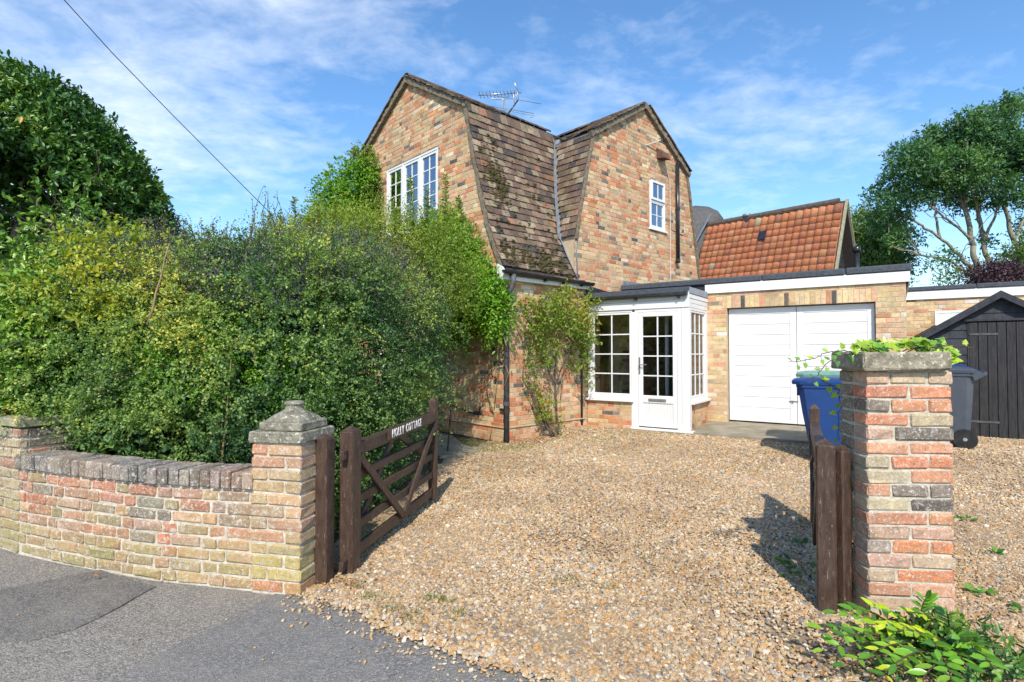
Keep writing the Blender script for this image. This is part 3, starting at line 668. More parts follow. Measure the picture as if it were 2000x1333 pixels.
# part of the slope behind the valley and the left half of the wing, the upper pitches
mb = shell('x', RP[2:], t_main, 1.60, 2.2, .05); q = shell('x', [mir(p) for p in ([EAVE]+RP)[::-1]], t_main, -.01, 6.2, .05); mb.add(q.v, q.f)
q = shell('x', [RP[-1], (APX[0], APX[1]+.05)], t_main, -.02, 6.2, .05); mb.add(q.v, q.f); q = shell('x', [(APX[0], APX[1]+.05), mir(RP[-1])], t_main, -.02, 6.2, .05); mb.add(q.v, q.f)
mb.build('roof_slope', ROOFB, cot, fixn=True)
t_x = lambda u, v, d: (-d, u, v)
mb = MB()
q = shell('x', [(3.81, 6.47), (2.10, 5.46)], t_x, -.02, 3.2, -.05); mb.add(q.v, q.f); q = shell('x', [(5.53, 5.46), (3.81, 6.47)], t_x, -.02, 3.2, -.05); mb.add(q.v, q.f)
q = shell('x', [(6.16, 2.6), (6.05, 3.08), (5.89, 3.8), (5.75, 4.45), (5.52, 5.46)], t_x, -.02, 3.0, -.05); mb.add(q.v, q.f)
q = shell('x', [(1.64, 3.45), (1.76, 4.0), (1.93, 4.7), (2.13, 5.44)], t_x, -.0, 1.0, .03); mb.add(q.v, q.f)
mb.build('roof_slope', ROOFB, cot, fixn=True)

TP = [((.13, .090, .072), 30), ((.17, .115, .088), 26), ((.225, .155, .115), 20), ((.25, .20, .14), 18), ((.33, .27, .195), 8), ((.30, .155, .105), 3), ((.07, .063, .063), 11)]
VARS['tile'] = []
for i in range(5):
    mb = MB(); w_, l_, t_ = .163, .19, .019; nb_ = 3; sag = R.uniform(-.004, .006)
    V = []; 
    for k in range(nb_+1):
        for j in range(2):
            x = (-.5+k/nb_)*w_; z = sag*(1-(2*k/nb_-1)**2)*(1 if j == 0 else .3)+R.uniform(-.0015, .0015)
            V += [(x, j*l_+(R.uniform(-.004, .004) if j == 0 else 0), z), (x, j*l_, z-t_)]
    F = []
    ix = lambda k, j, b_: k*4+j*2+b_
    for k in range(nb_): F += [(ix(k, 0, 0), ix(k+1, 0, 0), ix(k+1, 1, 0), ix(k, 1, 0)), (ix(k, 0, 1), ix(k, 1, 1), ix(k+1, 1, 1), ix(k+1, 0, 1)), (ix(k, 0, 0), ix(k, 0, 1), ix(k+1, 0, 1), ix(k+1, 0, 0))]
    F += [(ix(0, 0, 0), ix(0, 1, 0), ix(0, 1, 1), ix(0, 0, 1)), (ix(nb_, 0, 0), ix(nb_, 0, 1), ix(nb_, 1, 1), ix(nb_, 1, 0))]
    mb.add(V, F); VARS['tile'].append(mb.mesh('tile', 'tile_o'))
def place_tiles(parent, spots, nobj, nm='tile', var='tile', matj='tile_a', pal=TP):
    """spots: (pos, X(width dir), T(up-slope), N, scale_x, weight)"""
    spots.sort(key=lambda s_: -s_[5]); mbj = MB()
    for i, (p, X, T, Nn, sxx, wt) in enumerate(spots):
        col = pick(pal); me = R.choice(VARS[var])
        Mx = Matrix(((X[0]*sxx, T[0], Nn[0], p[0]), (X[1]*sxx, T[1], Nn[1], p[1]), (X[2]*sxx, T[2], Nn[2], p[2]), (0, 0, 0, 1)))
        if i < nobj:
            o = bpy.data.objects.new(nm, me); LNK(o); o.parent = parent; o.matrix_local = Mx; o.color = (*col, 1)
        else: mbj.add([Mx@v.co for v in me.vertices], [tuple(pl.vertices) for pl in me.polygons], col)
    if mbj.n: mbj.build(nm+'s', matj, parent, kind='stuff')
def prof_rows(prof, gauge, end=.10):
    P = [np.array(p) for p in prof]; seg = [np.linalg.norm(P[i+1]-P[i]) for i in range(len(P)-1)]; tot = sum(seg); s_ = 0; out = []
    while s_ < tot-end:
        a_ = s_; i = 0
        while i < len(seg)-1 and a_ > seg[i]: a_ -= seg[i]; i += 1
        d = (P[i+1]-P[i])/seg[i]; out.append((P[i]+d*a_, d)); s_ += gauge
    return out
def unit(v): v = np.array(v, float); return v/np.linalg.norm(v)
spots = []
TILT = rad(7.5)
for r_, (p, d) in enumerate(prof_rows([EAVE]+RP, .126)):
    T = np.array([d[0], 0, d[1]]); Nn = np.array([d[1], 0, -d[0]]); Nn = Nn if Nn[0] > 0 else -Nn
    yl = ystrip(p[1])-.04 if p[1] > 3.4 else 1.66+max(0, (3.2-p[1]))*.22
    y = -.055-(.08 if r_ % 2 else 0)+.082
    while y < yl+.05:
        ww = .163; y0 = max(y-ww/2, -.055); y1 = min(y+ww/2, yl)
        if y1-y0 > .04:
            tl = TILT+R.uniform(-.02, .03); T2 = unit(T*math.cos(tl)-Nn*math.sin(tl)+np.array([0, R.uniform(-.02, .02), 0])); N2 = unit(Nn*math.cos(tl)+T*math.sin(tl))
            pos = np.array([p[0], (y0+y1)/2, p[1]])+Nn*(.05+.036+R.uniform(-.003, .003)); X = np.cross(T2, N2)
            spots.append((pos, X, T2, N2, (y1-y0)/ww*.985, 10+p[1]*0-r_*.05))
        y += .166
place_tiles(sh, spots, 300)
spots = []
for r_, (p, d) in enumerate(prof_rows([(1.64, 3.47), (1.76, 4.0), (1.93, 4.7), (2.13, 5.44)], .126)):
    T = np.array([0, d[0], d[1]]); Nn = np.array([0, -d[1], d[0]]); xv = xmain(p[1])+.12; x = .03+(.08 if r_ % 2 else 0)
    while x > xv:
        x0, x1 = max(x-.163, xv), min(x, .035)
        if x1-x0 > .04:
            tl = TILT+R.uniform(-.02, .03); T2 = unit(T*math.cos(tl)-Nn*math.sin(tl)); N2 = unit(Nn*math.cos(tl)+T*math.sin(tl))
            spots.append((np.array([(x0+x1)/2, p[0], p[1]])+Nn*.055, np.cross(T2, N2), T2, N2, (x1-x0)/.163*.985, 1))
        x -= .166
valley_roof = MB().box(-.02, -.01, 1.8, 1.85, 4, 4.1).build('cheek_roof', ROOFB, cot)
place_tiles(valley_roof, spots, 200)
# upper pitch tiles near the verges, thick mossy verge edges
spots = []
for (a_, b_, ax) in (((-.93, 5.66), (-2.85, 6.80), 'y'), ((-4.77, 5.66), (-2.85, 6.80), 'y'), ((2.07, 5.47), (3.81, 6.52), 'x'), ((5.55, 5.47), (3.81, 6.52), 'x')):
    for p, d in prof_rows([a_, b_], .125, .19):
        for k in range(5):
            if ax == 'y': T = np.array([d[0], 0, d[1]]); pos = np.array([p[0], -.03+.166*k, p[1]]); Nn = np.array([-d[1], 0, d[0]])
            else: T = np.array([0, d[0], d[1]]); pos = np.array([.03-.166*k, p[0], p[1]]); Nn = np.array([0, -d[1], d[0]])
            Nn = Nn if Nn[2] > 0 else -Nn; tl = rad(4)+R.uniform(-.03, .03); T2 = unit(T*math.cos(tl)-Nn*math.sin(tl)); N2 = unit(Nn*math.cos(tl)+T*math.sin(tl))
            spots.append((pos+Nn*(.035+R.uniform(-.004, .008)), np.cross(T2, N2), T2, N2, 1, 5-k))
mb = MB().box(-2.9, -2.8, .3, 6.1, 6.60, 6.66); up = mb.build('upper_roof', ROOFB, cot)
place_tiles(up, spots, 150)
def ribbon(pts, wd, th, axis, jit=.004, step=.06):
    """irregular mortar/concrete band following pts (3-D, local); wd along axis, th in the plane"""
    mb = MB(); P = []
    for i in range(len(pts)-1):
        p, q = np.array(pts[i]), np.array(pts[i+1]); n = max(1, int(np.linalg.norm(q-p)/step)); P += [p+(q-p)*k/n for k in range(n)]
    P.append(np.array(pts[-1])); V = []; ax = np.array(axis, float)
    for i, p in enumerate(P):
        t = unit(P[min(i+1, len(P)-1)]-P[max(i-1, 0)]); s_ = np.cross(t, ax)
        for (a_, b_) in ((-1, -1), (1, -1), (1, 1), (-1, 1)): V.append(p+ax*wd/2*a_+s_*th/2*b_+RN.normal(0, jit, 3))
    n = len(P); F = [(i*4+j, i*4+(j+1) % 4, i*4+4+(j+1) % 4, i*4+4+j) for i in range(n-1) for j in range(4)]+[(3, 2, 1, 0), tuple((n-1)*4+j for j in range(4))]
    return mb.add(V, F)
vv = ribbon([(p[0]+.0, -.02, p[1]+.0) for p in RP], .075, .062, (0, 1, 0)); vv.build('verge', 'verge', cot, fixn=True)
vv = ribbon([(p[0], -.02, p[1]) for p in [mir(q) for q in RP]], .075, .062, (0, 1, 0)); vv.build('verge', 'verge', cot, fixn=True)
vv = ribbon([(-.93, -.03, 5.62), (-2.85, -.03, 6.735), (-4.77, -.03, 5.62)], .09, .10, (0, 1, 0), .006); vv.build('verge', 'verge', cot, fixn=True)
vv = ribbon([(.03, 2.05, 5.40), (.03, 3.81, 6.455), (.03, 5.57, 5.40)], .09, .10, (1, 0, 0), .006); vv.build('verge', 'verge', cot, fixn=True)
vv = ribbon([(.02, y, z) for y, z in ((1.655, 3.42), (1.77, 4.0), (1.94, 4.7), (2.15, 5.44))], .06, .05, (1, 0, 0)); vv.build('verge', 'verge', cot, fixn=True)
vv = ribbon([(.02, y, z) for y, z in ((6.13, 2.6), (6.02, 3.08), (5.86, 3.8), (5.72, 4.45), (5.49, 5.44))], .06, .05, (1, 0, 0)); vv.build('verge', 'verge', cot, fixn=True)
# ridge tiles
for i in range(16):
    mb = MB(); n = 8; r_ = .115; V = []
    for k in range(2):
        for j in range(n+1):
            an = math.pi*j/n; V.append((r_*math.cos(an), k*.44, r_*.7*math.sin(an)))
    for k in range(2):
        for j in range(n+1):
            an = math.pi*j/n; V.append(((r_-.018)*math.cos(an), k*.44, (r_-.018)*.8*math.sin(an)))
    m_ = n+1; F = []
    for j in range(n): F += [(j, j+1, m_+j+1, m_+j), (2*m_+j, 3*m_+j, 3*m_+j+1, 2*m_+j+1), (j, 2*m_+j, 2*m_+j+1, j+1), (m_+j, m_+j+1, 3*m_+j+1, 3*m_+j)]
    mb.add(V, F); o = mb.build('ridge_tile', 'ridge', cot, True)
    if i < 9: o.location = (-2.85, -.06+i*.45, 6.785)
    else: o.location = (.05-(i-9)*.45, 3.81, 6.455); o.rotation_euler = (0, 0, math.pi/2)
# lead valley and apron
mb = MB(); V = []; zs = [2.70, 2.9, 3.15, 3.42, 3.5, 3.9, 4.3, 4.7, 5.1, 5.44, 5.56]
for z in zs:
    xm = xmain(z)+.115; ys = ystrip(z)-.01 if z > 3.45 else 1.64
    wl_ = .055 if z > 3.45 else .055+.02*(3.45-z)
    if z > 3.45: V += [(xm+.00, ys-wl_-.045, z), (xm-.05, ys-.01, z), (xm+.05, ys+.0, z), (xm+.055, ys+.03, z)]
    else: V += [(xm+.01, ys-wl_-.02+.13*max(0, 3.3-z), z), (xm-.02, ys-.0+.1*max(0, 3.2-z), z), (.02, ys+.03+.1*max(0, 3.2-z), z), (.022, ys+.045, z)]
F = [(i*4+j, i*4+j+1, i*4+j+5, i*4+j+4) for i in range(len(zs)-1) for j in range(3)]
mb.add(V, F); lv = mb.build('lead_valley', 'lead', cot, True)
md = lv.modifiers.new('s', 'SOLIDIFY'); md.thickness = .006
mb = MB(); mb.bar((-.98, -.03, 5.60), (-.98, 2.15, 5.60), .03, .05); mb.bar((-.9, 2.1, 5.42), (.03, 2.1, 5.42), .03, .04); mb.build('lead_strip', 'lead', cot)
# moss on the tiles
mb = MB()
for k in range(420):
    z = R.choice([R.uniform(2.75, 3.2), R.gauss(4.3, .18), R.gauss(2.95, .12), R.uniform(2.8, 5.2)]); z = min(max(z, 2.72), 5.4)
    y = R.gauss(.28, .14) if z > 3.7 and R.random() < .8 else R.uniform(0, 1.5); y = min(max(y, 0), 1.5)
    x = xmain(z)+.115; r_ = R.uniform(.012, .035); V = []
    for j in range(6):
        an = j*math.pi/3+R.uniform(-.3, .3); V.append((x+.004, y+r_*1.5*math.cos(an), z+r_*.7*math.sin(an)))
    V.append((x+r_*.55, y, z)); mb.add(V, [(j, (j+1) % 6, 6) for j in range(6)])
mb.build('moss', 'moss', cot, kind='stuff')
# eaves: fascia, soffit, gutter, brackets, downpipes
part_box('fascia', 'white', cot, .05, .085, -.09, 1.95, 2.535, 2.655)
mb = MB(); mb.prism([(-.10, 2.54), (.085, 2.54), (.085, 2.66), (.02, 2.74), (-.10, 2.80)], lambda u, v, d: (u, d, v), -.10, -.075); mb.box(-.02, .05, -.09, 1.95, 2.54, 2.56); mb.build('box_end', 'white', cot, fixn=True)
def gutter(parent, p, q, r=.055, m='black', outw=(1, 0, 0)):
    p = np.array(p, float); q = np.array(q, float); o_ = np.array(outw, float); mb = MB(); n = 8; V = []
    for e_ in (p, q):
        for rr in (r, r-.006):
            for j in range(n+1):
                an = math.pi+math.pi*j/n; V.append(e_+o_*rr*math.cos(an)+np.array([0, 0, rr*math.sin(an)]))
    m_ = n+1; F = []
    for j in range(n): F += [(j, j+1, 2*m_+j+1, 2*m_+j), (m_+j, 3*m_+j, 3*m_+j+1, m_+j+1)]
    F += [(0, 2*m_, 3*m_, m_), (n, m_+n, 3*m_+n, 2*m_+n)]
    for e_ in (0, 2*m_): F.append(tuple(e_+j for j in range(m_)))
    return mb.add(V, F).build('gutter', m, parent, fixn=True)
gt = gutter(cot, (.15, -.17, 2.672), (.15, 1.96, 2.645), .056)
for y in (.05, .75, 1.2, 1.68): MB().box(.09, .17, y, y+.03, 2.57, 2.60, .003).build('gutter_bracket', 'black', gt)
mb = MB(); mb.tube([(.15, .02, 2.62), (.15, .02, 2.50), (.13, 0, 2.43), (.075, -.03, 2.30), (.06, -.045, 2.22), (.06, -.045, .03)], .043, 14)
dp = mb.build('downpipe', 'iron', cot, True)
for z in (.62, 1.9, 2.22):
    MB().lathe([(.044, -.03), (.053, -.03), (.053, .03), (.044, .03)], (.06, -.045, z), 14).build('pipe_collar', 'iron', dp)
MB().box(-.10, .06, -.05, -.03, .50, .535, .004).build('pipe_bracket', 'black', dp)
mb = MB(); mb.tube([(.06, 5.02, 3.36), (.06, 5.02, 5.56)], .04, 12); vs = mb.build('waste_pipe', 'black', cot, True)
for z in (3.42, 4.55): MB().lathe([(.041, -.03), (.05, -.03), (.05, .03), (.041, .03)], (.06, 5.02, z), 12).build('pipe_collar', 'black', vs)
MB().tube([(.012, 4.62, 5.22), (.02, 4.66, 5.27), (.012, 4.76, 5.15), (.012, 4.79, 5.0), (.012, 4.79, 3.95), (.012, 4.79, 2.75)], .009, 6).tube([(.012, 4.80, 4.2), (.012, 4.87, 4.08), (.012, 5.3, 4.03), (.012, 5.38, 4.08), (.012, 5.38, 4.25)], .008, 6).build('white_cable', 'wcable', cot)
MB().bar((.0, 3.9, 5.68), (.14, 4.22, 5.83), .018, .018).build('bracket_rod', 'wcable', cot)
mb = MB(); mb.add([(0, 4.28, 5.5), (0, 4.52, 5.5), (0, 4.52, 5.72), (0, 4.28, 5.72), (.2, 4.28, 5.47), (.2, 4.52, 5.47), (.13, 4.52, 5.62), (.13, 4.28, 5.62)], [(0, 1, 2, 3), (4, 7, 6, 5), (0, 4, 5, 1), (1, 5, 6, 2), (2, 6, 7, 3), (3, 7, 4, 0)]); mb.build('vent_cowl', 'terracotta', cot, fixn=True)
MB().tube([(-2.0, -.02, .62), (-.95, -.02, .42), (-.75, -.02, .40), (-.62, -.02, .43), (-.60, -.02, .52)], .011, 6).build('black_cable', 'cable', cot)

# aerial on the ridge
ar = thing('tv_aerial', 'silver television aerial on a short mast above the cottage ridge', 'aerial', tuple(Kw((-2.85, 2.56, 6.75))))
Yb = ar.location.y; ay = lambda px, py, Y: W(px, py, Y)-np.array(ar.location)
MB().tube([ay(985, 232, Yb), ay(984.5, 188, Yb)], .019, 8).build('mast', 'steel', ar, True)
MB().tube([ay(958, 183, Yb), ay(962, 189.5, Yb), ay(983, 190, Yb), ay(992, 185, Yb)], .012, 6).build('cradle', 'metal', ar, True)
MB().tube([ay(934, 181.5, Yb-.1), ay(1018, 176.5, Yb+.1)], .014, 6).build('boom', 'metal', ar, True)
for k in range(11):
    px = 937+k*6.9; MB().tube([ay(px-2.2, 176.5-k*.35-2, Yb-.15), ay(px+2.2, 188.5-k*.35, Yb+.15)], .006, 5).build('element', 'steel', ar, True)
MB().tube([ay(1003, 151, Yb), ay(1012, 174, Yb)], .013, 6).tube([ay(1009, 170, Yb), ay(1013, 190, Yb)], .008, 6).tube([ay(1001, 172, Yb), ay(1006, 202, Yb)], .007, 5).tube([ay(1006, 172, Yb), ay(1010, 196, Yb)], .007, 5).build('reflector', 'metal', ar, True)
MB().tube([ay(987, 226, Yb), ay(1012, 191, Yb)], .017, 6).build('strut', 'black', ar, True)
MB().tube([ay(964, 182, Yb), ay(1058, 199, Yb)], .007, 5).tube([ay(950, 202, Yb), ay(1043, 218, Yb)], .007, 5).tube([ay(946, 206, Yb), ay(1000, 214, Yb), ay(1042, 222, Yb), ay(1044, 224, Yb), ay(1036, 226, Yb)], .007, 5).build('dipole', 'steel', ar, True)
pts = []
for k in range(25):
    t = k/24; p0, p1 = np.array([-15.5, 9.0, 12.9]), np.array([-5.2, 13.2, 4.55]); p = p0+(p1-p0)*t; p[2] -= .55*math.sin(math.pi*t); pts.append(p)
tag(MB().tube([W(85, -40, 8.8)+0, W(210, 97, 9.7), W(330, 220, 10.6), W(430, 320, 11.4), W(530, 420, 12.2)], .008, 5).build('overhead_cable', 'cable', None), 'thin black overhead cable crossing the sky above the hedge', 'cable')

# ------------------------------------------------------------------ porch
po = thing('porch', 'white glazed entrance porch with small-paned windows and low brick base', 'porch', GO, rad(GA))
pw = core('wall', po, [(.03, .08), (.88, .08), (.88, .57), (.03, .57)], [], ('y', .008), .12)
lay(pw, 'p', list(courses(.03, .88, .095, .57)), None, PAL_H, 'brick_o', 'brick_a', 300, Gw, ('y', .008))
pw = core('wall', po, [(.09, .0), (1.12, .0), (1.12, .57), (.09, .57)], [], ('x', 1.835), .12)
lay(pw, 'p', list(courses(.09, 1.12, .02, .57)), None, PAL_H, 'brick_o', 'brick_a', 300, Gw, ('x', 1.835))
part_box('sill', 'white', po, -.0, .905, -.055, .10, .565, .602)
part_box('sill', 'white', po, 1.72, 1.90, .08, 1.15, .565, .602)
mb = MB()
for q in ((.035, .875, .6, .665), (.035, .875, 2.10, 2.14)): mb.box(q[0], q[1], .005, .075, q[2], q[3], .004)
for q in ((.035, .12), (.86, .925)): mb.box(q[0], q[1], .004, .075, .665 if q[0] < .5 else .12, 2.10, .004)
mb.build('window_frame', 'white', po)
casement(po, .122, .858, .667, 2.098, .012, 2, 4, .034, .02, gl='glass')
# door and its frame
mb = MB(); mb.box(.925, .985, .0, .08, .12, 2.14, .004); mb.box(1.655, 1.72, .0, .08, .12, 2.14, .004); mb.box(.985, 1.655, .0, .08, 2.09, 2.14, .004); mb.build('door_frame', 'white', po)
dr = MB()
for q in ((.99, 1.068, .17, 2.085), (1.582, 1.65, .17, 2.085), (1.068, 1.582, 2.01, 2.085), (1.068, 1.582, .565, .69), (1.068, 1.582, .17, .245)): dr.box(q[0], q[1], -.012, .045, q[2], q[3], .006)
for k in range(10): dr.box(1.07+k*.051, 1.117+k*.051, .004, .03, .245, .565, .003)
dr.box(1.068, 1.582, -.02, .0, .17, .2, .004)
do = dr.build('door', 'white', po)
mb = MB(); mb.box(1.315, 1.335, .0, .03, .69, 2.01)
for z in (1.02, 1.35, 1.68): mb.box(1.068, 1.582, .001, .029, z-.01, z+.01)
mb.build('glazing_bars', 'white', do)
for i, (a_, b_) in enumerate(((1.068, 1.315), (1.335, 1.582))):
    for z0, z1 in ((.69, 1.01), (1.03, 1.34), (1.36, 1.67), (1.69, 2.01)): MB().box(a_, b_, .013, .017, z0, z1).build('pane', 'glass', do)
mb = MB(); mb.box(1.168, 1.472, -.022, -.012, .59, .64, .004); lb = mb.build('letterbox', 'steel', do); 
mb = MB(); mb.box(1.008, 1.03, -.03, -.012, 1.05, 1.33, .004); mb.tube([(1.02, -.03, 1.2), (1.02, -.06, 1.2), (1.15, -.06, 1.205)], .009, 6); mb.build('handle', 'steel', do)
part_box('threshold', 'white', po, .87, 1.92, -.07, .06, .118, .15)
part_box('corner_post', 'white', po, 1.722, 1.85, .0, .125, .15, 2.14, .006)
for k in range(4): part_box('post_trim', 'white', po, 1.735+k*.028, 1.757+k*.028, -.006, .0, .16, 2.13, .002)
part_box('header_board', 'white', po, .02, 1.855, -.018, .06, 2.14, 2.27, .006)
part_box('header_board', 'white', po, .02, 1.85, -.005, .06, 2.272, 2.42, .004)
# side light with three columns of panes
mb = MB()
for q in ((.127, 1.14, .6, .665), (.127, 1.14, 2.10, 2.14), (.97, 1.14, .665, 2.10)): mb.box(1.775, 1.845, q[0], q[1], q[2], q[3], .004)
mb.build('window_frame', 'white', po)
casement(po, .128, .968, .667, 2.098, 1.838, 3, 4, .03, .02, gl='glass_side', plane='x')
for k in range(3): part_box('cladding_board', 'white', po, 1.80, 1.848-.004*(k % 2)+.003*k, -.0, 1.09, 2.143+.075*k, 2.213+.075*k, .004)
MB().prism([(.0, 2.37), (1.09, 2.37), (1.09, 2.48), (.0, 2.47)], lambda u, v, d: (1.862-d, u, v), 0, .03).build('roof_trim', 'grey_trim', po, fixn=True)
MB().box(.0, 1.86, -.06, 1.12, 2.43, 2.462).build('porch_roof', 'felt', po)
part_box('drip_strip', 'felt', po, .03, 1.865, -.075, -.055, 2.385, 2.468)
gu = MB(); gu.box(.02, 1.85, -.12, -.03, 2.325, 2.385, .014); go_ = gu.build('gutter', 'black', po)
for x in (.15, .95, 1.68): MB().box(x, x+.03, -.10, .0, 2.29, 2.325, .004).build('gutter_bracket', 'black', go_)
mb = MB(); mb.tube([(.05, -.075, 2.33), (.05, -.075, 2.22), (.02, -.09, 2.16), (-.03, -.11, 2.10), (-.045, -.115, 2.04), (-.045, -.115, .12)], .036, 12); d2 = mb.build('downpipe', 'black', po, True)
for z in (.55, .2, 2.02): MB().lathe([(.037, -.025), (.046, -.025), (.046, .025), (.037, .025)], (-.045, -.115, z), 12).build('pipe_collar', 'black', d2)
MB().prism([(0, 2.47), (1.0, 2.47), (1.0, 2.5), (0, 2.62)], lambda u, v, d: Matrix.Rotation(rad(-12.33), 3, 'Z')@Vector((.015+d, u, v)), 0, .02).build('flashing', 'black', po, fixn=True)
# inside: floor, inner door and its jambs
part_box('floor', 'slab', po, .1, 1.8, .1, 1.05, .1, .13)
part_box('inner_door', 'white', po, 1.12, 1.16, .95, 1.04, .13, 2.1); part_box('dark_doorway_panel', 'dark', po, 1.17, 1.78, 1.02, 1.05, .13, 2.1)  # near-black panel in the doorway stands in for the dark interior
for k in range(9): part_box('striped_blind', 'blind', po, 1.25+.06*k, 1.295+.06*k, .985, .995, .65, 2.08)

# ------------------------------------------------------------------ garage
ga = thing('garage', 'flat-roofed brick garage with white boarded double doors', 'garage', GO, rad(GA))
GY_ = 1.08
outg = [(1.1, .1), (4.715, .1), (4.715, 2.47), (1.1, 2.47)]
holeg = [(2.17, 4.335, .0, 2.18)]
gw = core('wall', ga, outg, holeg+[(1.17, 1.8, .0, 2.1)], ('y', GY_), .24)
hole_b = holeg+[(2.10, 4.36, 2.18, 2.385), (1.17, 1.8, 0, 2.1)]
lay(gw, 'g', list(cut_holes(courses(1.1, 4.715, .02, 2.47, .0765, flem=False), hole_b)), outg, PAL_G, 'brick_o', 'brick_a', 260, Gw, ('y', GY_), lambda px, py: px < 1380)
u = 2.105; i = 0
while u < 4.35:      # soldier course above the doors
    me = R.choice(VARS['brick_o']); o = bpy.data.objects.new('soldier_brick', me); LNK(o); o.parent = gw
    o.location = (u+.0325, GY_, 2.283); o.rotation_euler = (0, math.pi/2, 0); o.scale = (.95, 1, 1)
    o.color = (*(pick(PAL_G) if i % 9 != 4 else (.09, .085, .08)), 1); u += .0752; i += 1
mb = MB(); mb.box(2.14, 2.172, GY_+.012, GY_+.23, .2, 2.18); mb.box(4.335, 4.36, GY_+.012, GY_+.23, .2, 2.18); mb.build('jamb', 'mortar', ga)
mb = MB(); mb.box(4.5, 4.707, GY_+.25, 6.6, .0, 2.46); mb.box(1.1, 4.5, 6.4, 6.6, .0, 2.46); mb.build('side_wall', 'mortar', ga)
part_box('fascia', 'white', ga, 1.815, 4.765, GY_-.035, GY_-.015, 2.45, 2.615)
part_box('fascia', 'white', ga, 4.745, 4.765, GY_-.014, 6.6, 2.45, 2.615)
mb = MB(); mb.box(.20, 2.75, GY_-.055, GY_+.05, 2.605, 2.715, .02); mb.box(2.753, 3.95, GY_-.055, GY_+.05, 2.605, 2.717, .02); mb.box(3.953, 4.785, GY_-.055, GY_+.05, 2.605, 2.719, .02); mb.box(4.70, 4.785, GY_+.05, 6.6, 2.605, 2.717, .02); mb.box(-1.2, 4.70, GY_+.05, 6.6, 2.60, 2.66); mb.build('felt_roof', 'felt', ga)
MB().box(.20, 1.815, GY_-.01, GY_+.03, 2.45, 2.6).build('soffit_board', 'dark', ga)
up_ = Matrix.Rotation(rad(-12.33), 3, 'Z')
mb = MB(); mb.prism([(1.08, 2.65), (4.6, 2.65), (4.6, 2.80), (1.12, 2.80)], lambda u, v, d: up_@Vector((d, u, v)), .012, .03); mb.build('roof_flashing', 'lead', ga, fixn=True)
# doors: two leaves, each a frame with ten boards
for (a_, b_) in ((2.185, 3.243), (3.250, 4.322)):
    mb = MB(); y0, y1 = GY_+.10, GY_+.14; fr = .10
    for q in ((a_, a_+fr, .235, 2.165), (b_-fr, b_, .235, 2.165), (a_+fr, b_-fr, 2.06, 2.165), (a_+fr, b_-fr, .235, .30)): mb.box(q[0], q[1], y0, y1, q[2], q[3], .004)
    lf = mb.build('door_leaf', 'wpaint', ga); n = 10; h = (2.06-.30)/n
    for k in range(n): MB().box(a_+fr+.001, b_-fr-.001, y0+.006, y1-.006, .302+k*h, .2985+(k+1)*h, .004).build('board', 'wpaint', lf)
MB().box(3.13, 3.26, GY_+.085, GY_+.10, .60, .615, .003).box(3.17, 3.19, GY_+.08, GY_+.10, .58, .62).build('door_bolt', 'steel', ga)
MB().box(2.16, 4.34, GY_+.16, GY_+.17, .2, 2.2).build('door_backing', 'dark', ga)

# ------------------------------------------------------------------ brick outbuilding behind the shed
ob = thing('outbuilding', 'long flat-roofed brick outbuilding behind the black shed', 'building', GO, rad(GA))
OY = 4.64
outo = [(4.72, .1), (10, .1), (10, 2.46), (4.72, 2.46)]
ow = core('wall', ob, outo, [(5.22, 5.75, 1.55, 2.22)], ('y', OY), .24)
lay(ow, 'o', list(cut_holes(courses(4.72, 8.2, .02, 2.46, flem=False), [(5.22, 5.75, 1.55, 2.22)])), outo, PAL_G, 'brick_o', 'brick_a', 150, Gw, ('y', OY), lambda px, py: py > 690)
mb = MB()
for q in ((5.22, 5.27, 1.55, 2.22), (5.70, 5.75, 1.55, 2.22), (5.27, 5.70, 2.17, 2.22), (5.27, 5.70, 1.55, 1.6)): mb.box(q[0], q[1], OY-.01, OY+.06, q[2], q[3], .004)
wfo = mb.build('window', 'white', ob); MB().box(5.27, 5.70, OY+.02, OY+.025, 1.6, 2.17).build('pane', 'glass_up', wfo)
mb = MB(); mb.box(4.74, 10, OY+.24, OY+4, 0, 2.45); mb.build('body', 'dark', ob)
part_box('fascia', 'white', ob, 4.74, 10, OY-.035, OY-.015, 2.455, 2.63)
mb = MB(); mb.box(4.73, 5.85, OY-.06, OY+4, 2.622, 2.71, .015); mb.box(5.853, 10, OY-.06, OY+4, 2.622, 2.712, .015); mb.build('felt_roof', 'felt', ob)

# ------------------------------------------------------------------ shed
sh_ = thing('garden_shed', 'black weatherboarded shed with a boarded door and pitched felt roof', 'shed', SO, rad(SA))
XA, ZA, XL, ZL = .38, 2.27, -.60, 1.58     # ridge, left eave
XR = 2*XA-XL
poly = [(XL+.05, .15), (XR-.05, .15), (XR-.05, ZL+.03), (XA, ZA-.04), (XL+.05, ZL+.03)]
MB().prism(poly, lambda u, v, d: (u, d, v), .02, 2.4).build('shed_body', 'dark', sh_, fixn=True)
wl2 = MB().box(-.55, -.54, .018, .02, .2, .3).build('front_wall', 'shedwood', sh_)
z = .155
while z < ZA-.08:
    P = clip_rect(poly, XL+.05, XR-.05, z, z+.118)
    if area(P) > .003:
        for (a_, b_) in (((XL, .0), (.77, XR)) if z < 1.80 else ((XL, XR),)):
            Q = clip_rect(P, a_, b_, z, z+.118)
            if area(Q) > .002:
                mb = MB(); Q3 = lambda u, v, d: (u, d+(.012*(v-z)/.118), v); mb.prism(Q, Q3, -.012, .015); mb.build('weatherboard', 'shedwood', wl2, fixn=True)
    z += .122
dx = .005
